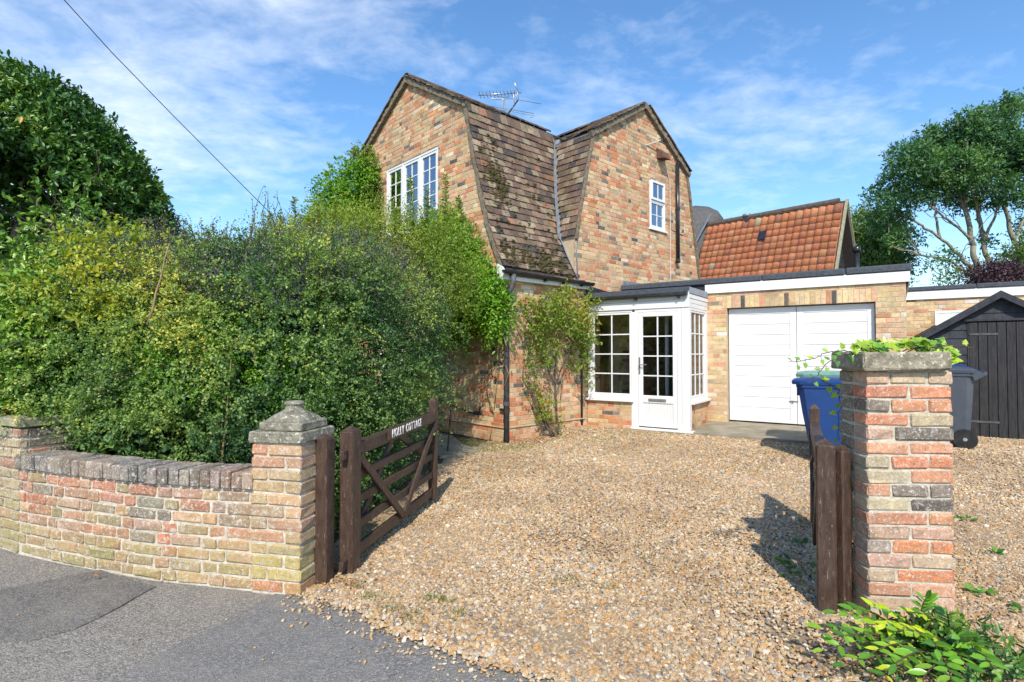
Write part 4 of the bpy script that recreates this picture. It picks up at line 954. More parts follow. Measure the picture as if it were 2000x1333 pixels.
for k in range(1):
    dd = MB().box(dx+.645*k, dx+.645*k+.02, -.016, .0, .16, 1.84).build('door', 'sheddoor', sh_)
    for j in range(7):
        x0 = dx+.02+.645*k+j*.104; MB().box(x0, x0+.098, -.022-.002*(j % 2), .0, .165+R.uniform(-.006, .006), 1.85, .003).build('door_board', 'sheddoor', dd)
    for zz_ in (.38, 1.66): MB().box(dx+.02+.645*k+(0 if k == 0 else .3), dx+.34+.645*k+(0 if k == 0 else .3), -.03, -.023, zz_, zz_+.03, .002).build('strap_hinge', 'iron', dd)
part_box('door_lintel', 'shedwood', sh_, -.04, .82, -.045, .0, 1.865, 1.90)
for (xe, s_) in ((XL-.10, 1), (XR+.10, -1)):
    zl = ZL+.04-.06; mb = MB(); 
    mb.prism([(xe, zl), (XA, ZA+.0), (XA, ZA+.03), (xe, zl+.03)], lambda u, v, d: (u, d, v), -.10, 2.5); mb.build('roof_slope', 'shedfelt', sh_, fixn=True)
    mb = MB(); mb.prism([(xe, zl-.075), (XA, ZA-.075), (XA, ZA+.02), (xe, zl+.02)], lambda u, v, d: (u, d, v), -.135, -.105); mb.build('bargeboard', 'shedwood', sh_, fixn=True)
mb = MB()
for k in range(160):
    x = XL-.1+R.random()*.32; y = R.uniform(-.1, 1.4); z0 = ZL-.02+(x-XL+.1)*(ZA-ZL+.02)/(XA-XL+.1)+.035; r_ = R.uniform(.02, .05); V = [(x+r_*math.cos(j*1.05), y+r_*math.sin(j*1.05), z0-.01+r_*math.cos(j*1.05)*.6) for j in range(6)]+[(x, y, z0+r_*.6)]; mb.add(V, [(j, (j+1) % 6, 6) for j in range(6)])
mb.build('roof_moss', 'moss', sh_, kind='stuff')

# ------------------------------------------------------------------ pantiled house and thatched house behind the garage
PO = np.array([W(1650, 390, 18)[0], 18.0, 0])
ph = thing('pantiled_house', 'house with steep orange pantile roof and black boarded gable', 'house', tuple(PO), rad(KA))
Pw = frame(PO, KA)
RZ, HB, EZ = 6.42, 1.75, 2.75
sl = math.hypot(HB, RZ-EZ); Td = np.array([0, HB/sl, (RZ-EZ)/sl]); Nd = np.array([0, -(RZ-EZ)/sl, HB/sl])
mb = MB(); mb.prism([(-HB+.1, 0), (HB-.1, 0), (HB-.1, EZ), (0, RZ-.15), (-HB+.1, EZ)], lambda u, v, d: (d, u, v), -4.6, -.25); mb.build('body', 'dark', ph, fixn=True)
gb = MB().box(-.26, -.25, -.5, -.4, 3.2, 3.3).build('gable_wall', 'shedwood', ph)
z = 2.6
while z < RZ-.35:
    hw = (RZ-.15-z)/(RZ-EZ)*(HB-.1); MB().box(-.25, -.215, -hw, hw, z, z+.15, .004, rot=None).build('weatherboard', 'shedwood', gb); z += .155
part_box('gable_window', 'white', ph, -.21, -.15, -.98, -.80, 3.4, 4.15)
mb = MB(); mb.prism([(-HB, EZ), (0, RZ-.02), (HB, EZ), (HB, EZ-.1), (0, RZ-.14), (-HB, EZ-.1)], lambda u, v, d: (d, u, v), -5.2, .10); rs = mb.build('roof_slope', ROOFB, ph, fixn=True)
for s_ in (-1, 1): MB().bar((.12, s_*HB, EZ-.02), (.12, 0, RZ-.0), .05, .085, (1, 0, 0)).build('bargeboard', 'pierstone', ph)
VARS['pantile'] = []
for i in range(4):
    mb = MB(); n = 8; L = .37; V = []
    for j in range(2):
        for k in range(n+1):
            t = k/n; x = -.135+.27*t; zc = .016*math.sin(2*math.pi*(t-.08))-.004
            V += [(x, j*L-(.012*math.sin(math.pi*t) if j == 0 else 0), zc), (x, j*L, zc-.024)]
    m_ = (n+1)*2; F = []
    for k in range(n): F += [(2*k, 2*k+2, m_+2*k+2, m_+2*k), (2*k, 2*k+1, 2*k+3, 2*k+2)]
    F += [(0, m_, m_+1, 1), (2*n, 2*n+1, m_+2*n+1, m_+2*n)]
    mb.add(V, F); VARS['pantile'].append(mb.mesh('pantile', 'pan_o', True))
PP = PP_; PP += [((.52, .19, .09), 50), ((.48, .17, .085), 34), ((.55, .23, .12), 14), ((.36, .14, .085), 5), ((.42, .32, .2), 1), ((.43, .17, .10), 6)]
spots = []; g_ = .275
for r_ in range(0, 15):
    s_ = r_*g_
    if s_ > sl-.22: break
    for c_ in range(20):
        x = -.10-c_*.236; tl = rad(3.2)+R.uniform(-.012, .012); T2 = unit(Td*math.cos(tl)-Nd*math.sin(tl)); N2 = unit(Nd*math.cos(tl)+Td*math.sin(tl))
        p = np.array([x, -HB, EZ])+Td*s_+Nd*(.05+R.uniform(-.005, .005)); spots.append((p, np.cross(T2, N2), T2, N2, 1, r_))
place_tiles(rs, spots, 240, 'pantile', 'pantile', 'pan_a', PP)
for k in range(11): MB().lathe([(.12, 0), (.125, .46)], (-.1-.45*k-.46+.46, 0, RZ-.02), 10, 'x').build('ridge_tile', 'ridge', ph).location = (-.46, 0, 0)
vp = W(1461, 440, 20.3)-PO; c_, s__ = math.cos(rad(-KA)), math.sin(rad(-KA)); vl = (vp[0]*c_-vp[1]*s__, vp[0]*s__+vp[1]*c_, vp[2])
MB().lathe([(.11, -.5), (.11, .32), (.15, .33), (.15, .42), (.05, .45)], vl, 12).build('vent_pipe', 'steel', ph, True)
q_ = W(1497, 473, 19.6)-PO; ql = (q_[0]*c_-q_[1]*s__, q_[0]*s__+q_[1]*c_, q_[2])
o = MB().box(-.13, .13, 0, .36, .04, .055).build('glass_tile', 'black', rs); pp_ = np.array([ql[0], -(RZ-ql[2])/(RZ-EZ)*HB, ql[2]])+Nd*.06
o.matrix_local = Matrix(((1, Td[0], Nd[0], pp_[0]), (0, Td[1], Nd[1], pp_[1]), (0, Td[2], Nd[2], pp_[2]), (0, 0, 0, 1)))
fl = thing('flue_pipe', 'black flue pipe rising beside the boarded gable of the pantiled house', 'flue', tuple(W(1676, 690, 17.2)*[1, 1, 0]))
MB().tube([(0, 0, 2.4), (0, 0, 4.55)], .075, 12).build('pipe', 'black', fl, True); MB().lathe([(.08, 4.55), (.11, 4.56), (.11, 4.72), (.04, 4.76)], (0, 0, 0), 12).build('cap', 'black', fl, True)

th = thing('thatched_house', 'grey thatched roof end rising behind the pantiled house', 'house', tuple(W(1370, 690, 22.5)*[1, 1, 0]+[0, 0, .2]), rad(KA))
mb = MB(); V = []; nseg = 12; st = [(-6, 1.9, 7.35, .0), (-3, 1.9, 7.35, .0), (-1.2, 1.9, 7.35, 0), (-.2, 1.85, 7.3, 0), (.35, 1.6, 7.15, .1), (.75, 1.2, 6.9, .25), (.95, .8, 6.6, .35)]
for (x, hw, zt, dr_) in st:
    for k in range(nseg+1):
        t = k/nseg*2-1; ang = t*math.pi/2; y = hw*(abs(math.sin(ang))**.9)*(1 if t > 0 else -1)*1.05; zz_ = zt-.3*(1-math.cos(ang))-(abs(t)**1.25)*(2.9-dr_*3.2) ; V.append((x, y, zz_))
n1 = nseg+1; F = [(i*n1+k, i*n1+k+1, (i+1)*n1+k+1, (i+1)*n1+k) for i in range(len(st)-1) for k in range(nseg)]
mb.add(V, F); to = mb.build('thatch', 'thatch', th, True, fixn=True); sm = to.modifiers.new('s', 'SOLIDIFY'); sm.thickness = .38; sm.offset = -1
mb = MB(); mb.box(-6, -.3, -1.2, 1.2, 0, 4.0); mb.build('wall', 'mortar', th)
MB().bar((.2, -1.9, 4.4), (.9, -.9, 6.6), .10, .05).build('lead_flashing', 'lead', th)

# ------------------------------------------------------------------ street wall, piers, gate pillars
def path_frame(P):
    P = [np.array(p, float) for p in P]; seg = [np.linalg.norm(P[i+1]-P[i]) for i in range(len(P)-1)]; cum = np.concatenate([[0], np.cumsum(seg)])
    def at(s):
        i = int(np.clip(np.searchsorted(cum, s)-1, 0, len(seg)-1)); t = (s-cum[i])/seg[i]; p = P[i]+(P[i+1]-P[i])*t
        s1, s2 = s-.25, s+.25
        def raw(q): i_ = int(np.clip(np.searchsorted(cum, q)-1, 0, len(seg)-1)); return P[i_]+(P[i_+1]-P[i_])*((q-cum[i_])/seg[i_])
        d = raw(s2)-raw(s1); d /= np.linalg.norm(d); return p, d
    return at, cum
WP = WALL[:]; at, cum = path_frame(WP)
WO = (-2.24, 3.44, 0)
sw = thing('street_wall', 'old whitened brick garden wall with dark brick-on-edge coping beside the pavement', 'wall', WO)
def along_box(mb, s0, s1, d0, d1, z0, z1, bev=.006, jit=.001, col=None):
    p, d = at((s0+s1)/2); n = np.array([-d[1], d[0]]); n = n if n[1] > 0 else -n   # n points into the garden
    L = s1-s0; Rm = np.array([[d[0], n[0], 0], [d[1], n[1], 0], [0, 0, 1]]); c = np.array([*(p+n*(d0+d1)/2), (z0+z1)/2])-np.array(WO)
    h = np.array([L/2, (d1-d0)/2, (z1-z0)/2]); P = (CBS*(h-CBT*min(bev, h.min()*.9))+RN.normal(0, jit, (24, 3)))@Rm.T+c
    F = CBF if np.linalg.det(Rm) > 0 else [f[::-1] for f in CBF]
    return mb.add(P, F, col)
S_PIER = cum[3]+.02; CH = .0725
mb = MB()
for (a_, b_, zt, dd_) in ((0, S_PIER+.02, .585, .22), (S_PIER+.006, cum[-1], .86, .33)):
    V = []; n = int((b_-a_)/.06)
    for k in range(n+1):
        p, d = at(a_+(b_-a_)*k/n); nn = np.array([-d[1], d[0]]); nn = nn if nn[1] > 0 else -nn
        for (q_, z) in ((.0105, -.05), (.0105, zt), (dd_, zt), (dd_, -.05)): V.append((*(p+nn*q_-np.array(WO[:2])), z))
    F = [(k*4+j, k*4+(j+1) % 4, k*4+4+(j+1) % 4, k*4+4+j) for k in range(n) for j in range(4)]+[(3, 2, 1, 0), tuple(n*4+j for j in range(4))]
    mb.add(V, F)
mb.build('mortar_core', 'wmortar', sw, fixn=True)
def wall_brick(s0, s1, z0, z1, d0, d1, pal, m, name='brick', bev=.008, jit=.0028):
    b_ = MB(); along_box(b_, s0, s1, d0, d1, z0, z1, bev, jit); o = b_.build(name, m, sw); 
    c = pick(pal) if pal else (.1, .09, .08)
    if z0 < .2 and name == 'brick': c = tuple(np.array(c)*.55+np.array((.30, .27, .12))*.45)
    o.color = (*c, 1); return o
for r_ in range(8):
    s = -.02-(.056 if r_ % 2 else 0); k = r_ % 2; z0 = .002+r_*CH
    while s < S_PIER-.03:
        L = .21 if k % 2 == 0 else .10; L *= R.uniform(.97, 1.05); s1 = min(s+L, S_PIER-.005)
        if s1-max(s, -.0) > .035: wall_brick(max(s, .0), s1, z0, z0+CH-R.uniform(.009, .014), R.uniform(-.003, .004), .05, PAL_W, 'wbrick')
        s += L+.013; k += 1
for r_ in range(12):
    s = S_PIER+(.0 if r_ % 2 else -.0); k = r_ % 2; z0 = .002+r_*CH
    while s < min(cum[-1], S_PIER+1.7):
        L = .21 if k % 2 == 0 else .10; s1 = s+L*R.uniform(.98, 1.04); first = s < S_PIER+.01
        wall_brick(s, s1, z0, z0+CH-.011, -.003, .05, [((.36, .30, .17), 5), ((.30, .26, .16), 4), ((.36, .20, .13), 2), ((.25, .22, .15), 3)], 'wbrick')
        s = s1+.012; k += 1
    if z0 > .55:
        for (a_, b_) in ((.055, .19), (.20, .335)) if r_ % 2 else ((.055, .27), (.28, .335)): wall_brick(S_PIER-.004, S_PIER+.04, z0, z0+CH-.011, a_, b_, [((.16, .14, .10), 3), ((.12, .11, .085), 2), ((.38, .15, .09), .5)], 'wbrick')
s = .0
while s < S_PIER-.04:       # brick-on-edge coping
    L = .066*R.uniform(.95, 1.08); o = wall_brick(s, s+L, .588, .69+R.uniform(-.005, .005), -.02+R.uniform(-.004, .004), .215, [((.20, .19, .175), 3), ((.25, .235, .21), 2), ((.14, .13, .125), 3)], 'coping', 'coping_brick', .008, .002); s += L+.009
s = S_PIER-.01
while s < S_PIER+1.7: L = .30; wall_brick(s, s+L, .872, .935, -.012, .345, [((.33, .30, .22), 1), ((.27, .25, .17), 1)], 'pierstone', 'coping_slab', .008, .002); s += L+.008
LP = (-1.223, 3.2, 0); LA = math.degrees(math.atan2(-.225, .974))
def pillar(root, w_, d_, n, c, pal, m, core_m, special=None, x0=0, three=False):
    cb = MB().box(x0+.009, x0+w_-.009, .009, d_-.009, -.05, n*c, .002); cb.build('mortar_core', core_m, root)
    for r_ in range(n):
        z0 = r_*c+.003; z1 = z0+c-R.uniform(.009, .013)
        h = d_/2; seq = ([.215, w_-.215-.012] if r_ % 2 == 0 else [w_-.215-.012, .215])
        if w_ > .36: seq = [.205, w_-.217] if r_ % 2 == 0 else [.112, w_-.112*2-.024, .112] if R.random() < .4 else ([.29, w_-.302] if R.random() < .5 else [.13, w_-.142])
        x = x0
        for L in seq:
            for side in (0, 1):
                b_ = MB(); j = R.uniform(-.004, .004); y0, y1 = (j, h-.006) if side == 0 else (h+.006, d_-j)
                b_.box(x+(R.uniform(-.004, .003) if x == x0 else 0), x+L+(R.uniform(-.003, .004) if x+L > x0+w_-.01 else 0), y0, y1, z0, z1, .007, jit=.0026)
                o = b_.build('brick', m, root); cc = special(r_, x-x0, side) if special else None; o.color = (*(cc or pick(pal)), 1)
            x += L+.012
lp = thing('gate_pillar', 'short brick pillar topped by a stepped stone cap with round finial', 'pillar', LP, rad(LA))
pillar(lp, .33, .33, 12, .0725, PAL_L, 'lbrick', 'wmortar', lambda r_, x, s_: ((.42, .36, .12) if r_ in (1, 2) else (.36, .33, .17) if r_ == 3 else (.46, .16, .07) if r_ == 0 else None) if R.random() < .8 else None, -.33)
mb = MB(); mb.box(-.345, .012, -.012, .345, .872, .938, .008, jit=.002); mb.box(-.30, -.01, .02, .30, .938, .99, .008, jit=.002)
V = []; n = 24; prof = [(.128, .99, .25), (.124, 1.005, .5), (.105, 1.026, .7), (.082, 1.040, .9), (.062, 1.050, 1), (.052, 1.062, 1), (.049, 1.080, 1), (.056, 1.083, 1), (.061, 1.091, 1), (.058, 1.101, 1), (.045, 1.106, 1)]
for (r_, z, q) in prof:
    for j in range(n):
        an = 2*math.pi*j/n; c_, s_ = math.cos(an), math.sin(an); k = 1/max(abs(c_), abs(s_)); k = k*(1-q)+q; V.append((-.155+r_*k*c_, .16+r_*k*s_, z))
F = [(i*n+j, i*n+(j+1) % n, (i+1)*n+(j+1) % n, (i+1)*n+j) for i in range(len(prof)-1) for j in range(n)]+[tuple((len(prof)-1)*n+j for j in range(n))]
mb.add(V, F); mb.build('stone_cap', 'concrete_l', lp)
RPO = (1.845, 2.87, 0); RPA = -5
rp = thing('gate_pillar', 'tall brick pillar with ivy growing over its flat concrete cap', 'pillar', RPO, rad(RPA))
def rspec(r_, x, s_):
    t = {15: [(.17, .14, .12), (.53, .23, .12)], 14: [(.52, .20, .11), (.42, .34, .22)], 16: [(.48, .17, .10), (.55, .21, .11)], 9: [(.46, .24, .15), (.20, .165, .14)], 7: [(.44, .20, .12), (.52, .25, .13)], 5: [(.3, .24, .2), (.56, .21, .09)], 3: [(.4, .3, .2), (.56, .19, .08)], 11: [(.4, .33, .22), (.55, .2, .1)]}.get(r_)
    return t[0 if x < .1 else 1] if t and s_ == 0 else ((.22, .18, .13) if s_ == 1 and R.random() < .5 else None)
pillar(rp, .42, .28, 18, .0728, PAL_P, 'pbrick', 'pmortar', rspec)
MB().box(-.035, .395, -.045, .305, 1.312, 1.405, .010, jit=.003).build('concrete_cap', 'concrete', rp)

# ------------------------------------------------------------------ gates and posts
def post(label, x, y, rz, w_, d_, h, group=None, name='gate_post'):
    mb = MB(); mb.box(-w_/2, w_/2, -d_/2, d_/2, -.05, h-.03, .008, jit=.0015)
    mb.add([(-w_/2+.004, -d_/2+.004, h-.032), (w_/2-.004, -d_/2+.004, h-.032), (w_/2-.004, d_/2-.004, h-.032), (-w_/2+.004, d_/2-.004, h-.032), (0, 0, h)], [(0, 1, 4), (1, 2, 4), (2, 3, 4), (3, 0, 4)])
    o = mb.build(name, 'gate', None); o.location = (x, y, 0); o.rotation_euler = (0, 0, rz); return tag(o, label, 'gate post', group)
post('leaning brown gate post against the brick pillar with the stone finial', -1.145, 3.385, rad(-13), .085, .10, .91)
post('brown weathered gate post against the pillar with ivy', 1.79, 3.02, rad(24), .07, .085, .905)
MB_ = MB
def gate(label, p, q, flip, text=None, name='field_gate'):
    p, q = np.array(p, float), np.array(q, float); L = np.linalg.norm(q-p); an = math.atan2(q[1]-p[1], q[0]-p[0])
    t = thing(name, label, 'gate', (*p, 0), an)
    s = flip   # side towards the drive in local y
    mb = MB(); mb.box(-.058, .058, -.047, .047, .0, .905, .008, jit=.0015); mb.add([(-.054, -.043, .903), (.054, -.043, .903), (.054, .043, .903), (-.054, .043, .903), (0, 0, .935)], [(0, 1, 4), (1, 2, 4), (2, 3, 4), (3, 0, 4)]); mb.build('hinge_stile', 'gate', t)
    mb = MB(); mb.box(L-.07, L, -.035, .035, .06, .965, .007, jit=.0012); mb.add([(L-.066, -.031, .963), (L-.004, -.031, .963), (L-.004, .031, .963), (L-.066, .031, .963), (L-.035, 0, 1.0)], [(0, 1, 4), (1, 2, 4), (2, 3, 4), (3, 0, 4)]); mb.build('end_stile', 'gate', t)
    for i, (z, h, th_) in enumerate(((.775, .085, .065), (.60, .06, .028), (.44, .06, .028), (.275, .06, .028), (.115, .075, .03))):
        mb = MB(); mb.bar((.045, 0, z), (L-.07, 0, z+(.035 if i == 0 else .02)), th_, h, bev=.005); rl = mb.build('rail', 'gate', t)
        if i == 0: top = rl
    f = s*.032; bk = -s*.032
    for a_, b_, yy in (((.06, .73), (L*.5, .13), f), ((L*.5, .13), (L-.05, .78), f), ((L*.46, .76), (.08, .15), bk), ((L*.52, .76), (L-.09, .45), bk)):
        MB().bar((a_[0], yy, a_[1]), (b_[0], yy, b_[1]), .022, .058, (0, 0, 1), .004).build('brace', 'gate', t)
    for z in ((.80, .115) if flip < 0 else ()): MB().bar((-.12, 0, z-.04), (-.04, 0, z-.04), .03, .06, bev=.004).build('hinge_block', 'gate', t)
    if text:
        nb_ = MB().box(.50, L-.10, s*.034 if s > 0 else s*.052, s*.052 if s > 0 else s*.034, .755, .835, .004).build('name_board', 'gate', t); nb_.rotation_euler = (0, -math.atan2(.035, L), 0)
        tx = bpy.data.curves.new('lettering', 'FONT'); tx.body = text; tx.size = .088; tx.extrude = .002; tx.offset = .0005; tx.shear = .10; tx.space_character = 1.22; tx.space_word = 1.5
        tmp = bpy.data.objects.new('tmp', tx); LNK(tmp); bpy.context.view_layer.update(); me = bpy.data.meshes.new_from_object(tmp.evaluated_get(bpy.context.evaluated_depsgraph_get())); me.name = 'lettering'; bpy.data.objects.remove(tmp); me.materials.clear(); me.materials.append(M['letters'])
        to_ = bpy.data.objects.new('lettering', me); LNK(to_); to_.parent = nb_
        if s > 0: to_.rotation_euler = (rad(90), 0, rad(180)); to_.location = (L-.2, .0545, .77)
        else: to_.rotation_euler = (rad(90), 0, 0); to_.location = (.54, -.0545, .766); to_.scale = (.72, 1, 1)
    return t
gate('open brown five-bar gate with name board, beside the hedge', (-1.035, 3.545), (-.72, 5.12), -1, 'HOLLY COTTAGE')
gate('open brown gate seen end-on in front of the blue bin', (1.71, 3.02), (2.42, 4.42), 1)

# ------------------------------------------------------------------ wheelie bins
def wheelie(label, x, y, z, rz, body, lid, h=1.07, w_=.58, d_=.72, wheel=.10, tilt=0):
    """local +X is the front lip, the hinge, handle and wheels are at -X"""
    t = thing('wheelie_bin', label, 'bin', (x, y, z), rz, 'wheelie bins on the gravel')
    k = h/1.07; mb = MB(); V = []; F = []
    lev = [(.03, .20, .22, -.05), (.08, .225, .235, -.045), (.6*k, .285, .262, -.015), (.92*k, .315, .278, .0), (.925*k, .335, .292, .0), (.97*k, .338, .294, 0), (.97*k, .31, .27, 0), (.5*k, .27, .24, -.02)]
    for (z_, hx, hy, cx_) in lev:
        for a_, b_ in ((-1, -.8), (-.8, -1), (.8, -1), (1, -.8), (1, .8), (.8, 1), (-.8, 1), (-1, .8)): V.append((cx_+hx*a_*d_/.72, hy*b_*w_/.58, z_))
    for i in range(len(lev)-1): F += [(i*8+j, i*8+(j+1) % 8, (i+1)*8+(j+1) % 8, (i+1)*8+j) for j in range(8)]
    F += [tuple(range(8))[::-1], tuple((len(lev)-1)*8+j for j in range(8))]
    mb.add(V, F); bd_ = mb.build('body', body, t, fixn=True)
    for yy in (-.17, .17): MB().box(.2, .33, yy-.012, yy+.012, .82*k, .92*k, .004).build('lip_rib', body, bd_)
    mb = MB(); V = []; lv_ = [(0, .365, .305), (.035, .37, .31), (.055, .345, .285), (.075, .25, .2), (.082, .1, .1)]
    for (z_, hx, hy) in lv_:
        for a_, b_ in ((-.93, -.85), (-.8, -1), (.8, -1), (1.04, -.8), (1.04, .8), (.8, 1), (-.8, 1), (-.93, .85)): V.append((hx*a_*d_/.72+.36, hy*b_*w_/.58, z_))
    F = [tuple(range(8))[::-1], tuple(4*8+j for j in range(8))]+[(i*8+j, i*8+(j+1) % 8, (i+1)*8+(j+1) % 8, (i+1)*8+j) for i in range(4) for j in range(8)]
    mb.add(V, F); li = mb.build('lid', lid, t, fixn=True); li.location = (-.36, 0, .965*k); li.rotation_euler = (0, -tilt, 0)
    mb = MB(); mb.tube([(-.36, -.25, .93*k), (-.44, -.25, .96*k), (-.45, -.22, .965*k), (-.45, .22, .965*k), (-.44, .25, .96*k), (-.36, .25, .93*k)], .017, 8); mb.build('handle', lid if lid != 'greenbin' else body, t, True)
    for sgn in (-1, 1): MB().prism([(-.34, .87*k), (-.30, .97*k), (-.38, .99*k), (-.47, .955*k), (-.42, .92*k)], lambda u, v, d: (u, d, v), sgn*.26-.012, sgn*.26+.012).build('handle_bracket', lid, t, fixn=True)
    for sgn in (-1, 1):
        wh = MB().lathe([(wheel*.62, -.022), (wheel*.97, -.022), (wheel, -.012), (wheel, .012), (wheel*.97, .022), (wheel*.62, .022)], (0, 0, 0), 20, 'y').build('wheel', 'tyre', t, False, fixn=True); wh.location = (-.235, sgn*(w_/2-.03), wheel)
        hb = MB(); hb.lathe([(wheel*.18, -.024), (wheel*.18, .024)], (0, 0, 0), 10, 'y')
        for q in range(8):
            a_ = q*math.pi/4; hb.bar((.0, 0, 0), (wheel*.64*math.cos(a_), 0, wheel*.64*math.sin(a_)), .03, .012, (0, 1, 0))
        hb.build('hub', 'grey_trim', wh)
    MB().tube([(-.235, -w_/2+.03, wheel), (-.235, w_/2-.03, wheel)], .011, 6).build('axle', 'steel', t)
    return t
bz = lambda x, y: float(terr(x, y))
wheelie('blue wheelie bin with closed blue lid between the gate and the ivy pillar', 3.86, 6.75, bz(3.86, 6.75), rad(152), 'blue', 'blue', 1.04)
wheelie('bin with pale green lid standing behind the blue bin', 4.22, 7.35, bz(4.22, 7.35), rad(152), 'greybin', 'greenbin', 1.10, tilt=0)
wheelie('dark grey wheelie bin with closed grey lid right of the ivy pillar', 5.80, 7.45, bz(5.80, 7.45), rad(142), 'greybin', 'greybin', 1.09, .58, .76, .13)
wheelie('bin with raised blue lid behind the dark grey bin', 6.24, 8.03, bz(6.24, 8.03), rad(145), 'greybin', 'blue', 1.09, tilt=rad(7))

# ------------------------------------------------------------------ foliage
def norm(a_): return a_/(np.linalg.norm(a_, axis=-1, keepdims=True)+1e-9)
def leaf_mesh(name, C, T, N, L, Wd, m, parent, v, fold=.18, detail=0, kind=None):
    n = len(C)
    if n == 0: return None
    T = norm(T); B = norm(np.cross(T, N)); Nn = np.cross(B, T); L = L[:, None]; Wd = Wd[:, None]
    if detail == 0:
        Vs = np.stack([C-T*L/2, C+B*Wd/2+Nn*Wd*fold-T*L*.03, C+T*L/2, C-B*Wd/2+Nn*Wd*fold-T*L*.03], 1); q = 4
        tri = np.array([[0, 1, 2], [0, 2, 3]])
    else:
        Vs = np.stack([C-T*L/2, C-T*L*.18+B*Wd*.47+Nn*Wd*fold, C+T*L*.18+B*Wd*.40+Nn*Wd*fold*.8, C+T*L/2-Nn*L*.08, C+T*L*.18-B*Wd*.40+Nn*Wd*fold*.8, C-T*L*.18-B*Wd*.47+Nn*Wd*fold], 1); q = 6
        tri = np.array([[0, 1, 2], [0, 2, 3], [0, 3, 4], [0, 4, 5]])
    k = len(tri); idx = (np.arange(n)[:, None, None]*q+tri[None]).reshape(-1)
    me = bpy.data.meshes.new(name); me.vertices.add(n*q); me.vertices.foreach_set('co', Vs.astype(np.float32).ravel())
    me.loops.add(n*k*3); me.loops.foreach_set('vertex_index', idx.astype(np.int32)); me.polygons.add(n*k)
    me.polygons.foreach_set('loop_start', (np.arange(n*k)*3).astype(np.int32)); me.update(calc_edges=True)
    at = me.attributes.new('v', 'FLOAT', 'FACE'); at.data.foreach_set('value', np.repeat(np.clip(v, 0, 1), k).astype(np.float32))
    me.materials.append(M[m]); o = bpy.data.objects.new(name, me); LNK(o)
    if parent is not None: o.parent = parent
    if kind: o['kind'] = kind
    return o
def lump(P, s=1.0, seed=0):
    a_ = seed*1.7; x, y, z = P[:, 0]*s, P[:, 1]*s, P[:, 2]*s
    return (np.sin(2.1*x+1.3*y+a_)+np.sin(1.9*y-1.7*z+2*a_)+np.sin(2.3*z+1.1*x+3*a_)+.6*np.sin(5.1*x+4.3*z+a_)+.6*np.sin(4.7*y-5.3*x+2*a_)+.6*np.sin(4.9*z+4.1*y))/4.8
def blob_points(blobs, n, lo=.80, hi=1.04, bump=.12, seed=0, face=True, bs=2.2):
    B = np.array(blobs, float); w_ = (B[:, 3]*B[:, 4]+B[:, 3]*B[:, 5]+B[:, 4]*B[:, 5]); w_ /= w_.sum(); P = []; Nn = []
    tot = 0
    for it in range(12):
        i = RN.choice(len(B), n, p=w_); D = norm(RN.normal(size=(n, 3))); C = B[i, :3]; Rr = B[i, 3:6]
        f = RN.uniform(lo, hi, n)[:, None]; p = C+D*Rr*f; f2 = 1+bump*lump(p, bs, seed)[:, None]; p = C+D*Rr*f*f2; nn = norm(D/Rr)
        k = np.ones(n, bool)
        for b_ in B: k &= ~((((p-b_[:3])/b_[3:6])**2).sum(1) < (lo*.93)**2)
        if face:
            vw = norm(p-np.array([0, 0, CAMH])); fc = -(vw*nn).sum(1); k &= RN.random(n) < np.clip(.45+fc*1.2, .18, 1)
        k &= p[:, 2] > .03
        P.append(p[k]); Nn.append(nn[k]); tot += k.sum()
        if tot >= n: break
    return np.concatenate(P)[:n], np.concatenate(Nn)[:n]
def sprigs(P, Nn, k, Ls, L, Wd, droop=0., spread=1.0, up=.3):
    n = len(P); D = norm(Nn+RN.normal(0, .45, (n, 3))+np.array([0, 0, up])); t = np.linspace(.1, 1, k)[None, :, None]
    Ls_ = (Ls*RN.uniform(.6, 1.4, n))[:, None, None]
    C = P[:, None]+D[:, None]*t*Ls_-np.array([0, 0, droop])*(t**2)*Ls_; rd = norm(RN.normal(size=(n, k, 3)))
    T = norm(D[:, None]*.5+rd*spread); C = C+T*L*.5
    N2 = norm(Nn[:, None]*.7+np.array([0, 0, .7])+RN.normal(0, .5, (n, k, 3)))
    s_ = RN.uniform(.7, 1.25, (n, k)); cl_ = np.repeat(RN.random(n)[:, None], k, 1)
    return C.reshape(-1, 3), T.reshape(-1, 3), N2.reshape(-1, 3), (L*s_).ravel(), (Wd*s_).ravel(), cl_.ravel()
def foliage(name, parent, m, P, Nn, k, Ls, L, Wd, bias=0, detail=0, seed=0, ls=1.2, org=None, **kw):
    C, T, N2, l_, w_, cl_ = sprigs(P, Nn, k, Ls, L, Wd, **kw)
    v = .38*RN.random(len(C))+.24*cl_+.38*(lump(C, ls, seed)*1.3+.5)+(bias(C) if callable(bias) else bias)
    if org is not None: C = C-np.array(org)
    return leaf_mesh(name, C, T, N2, l_, w_, m, parent, v, detail=detail)
def branch(mb, p, q, r0, r1, wob=.05, n=6, sides=6):
    p = np.array(p, float); q = np.array(q, float); L = np.linalg.norm(q-p); pts = [p+(q-p)*t+RN.normal(0, wob*L*(0 < t < 1), 3)*.5 for t in np.linspace(0, 1, n)]
    mb.tube(pts, list(np.linspace(r0, r1, n)), sides); return pts
def plant(name, label, cat, base, group=None): return thing(name, label, cat, base, 0, group)

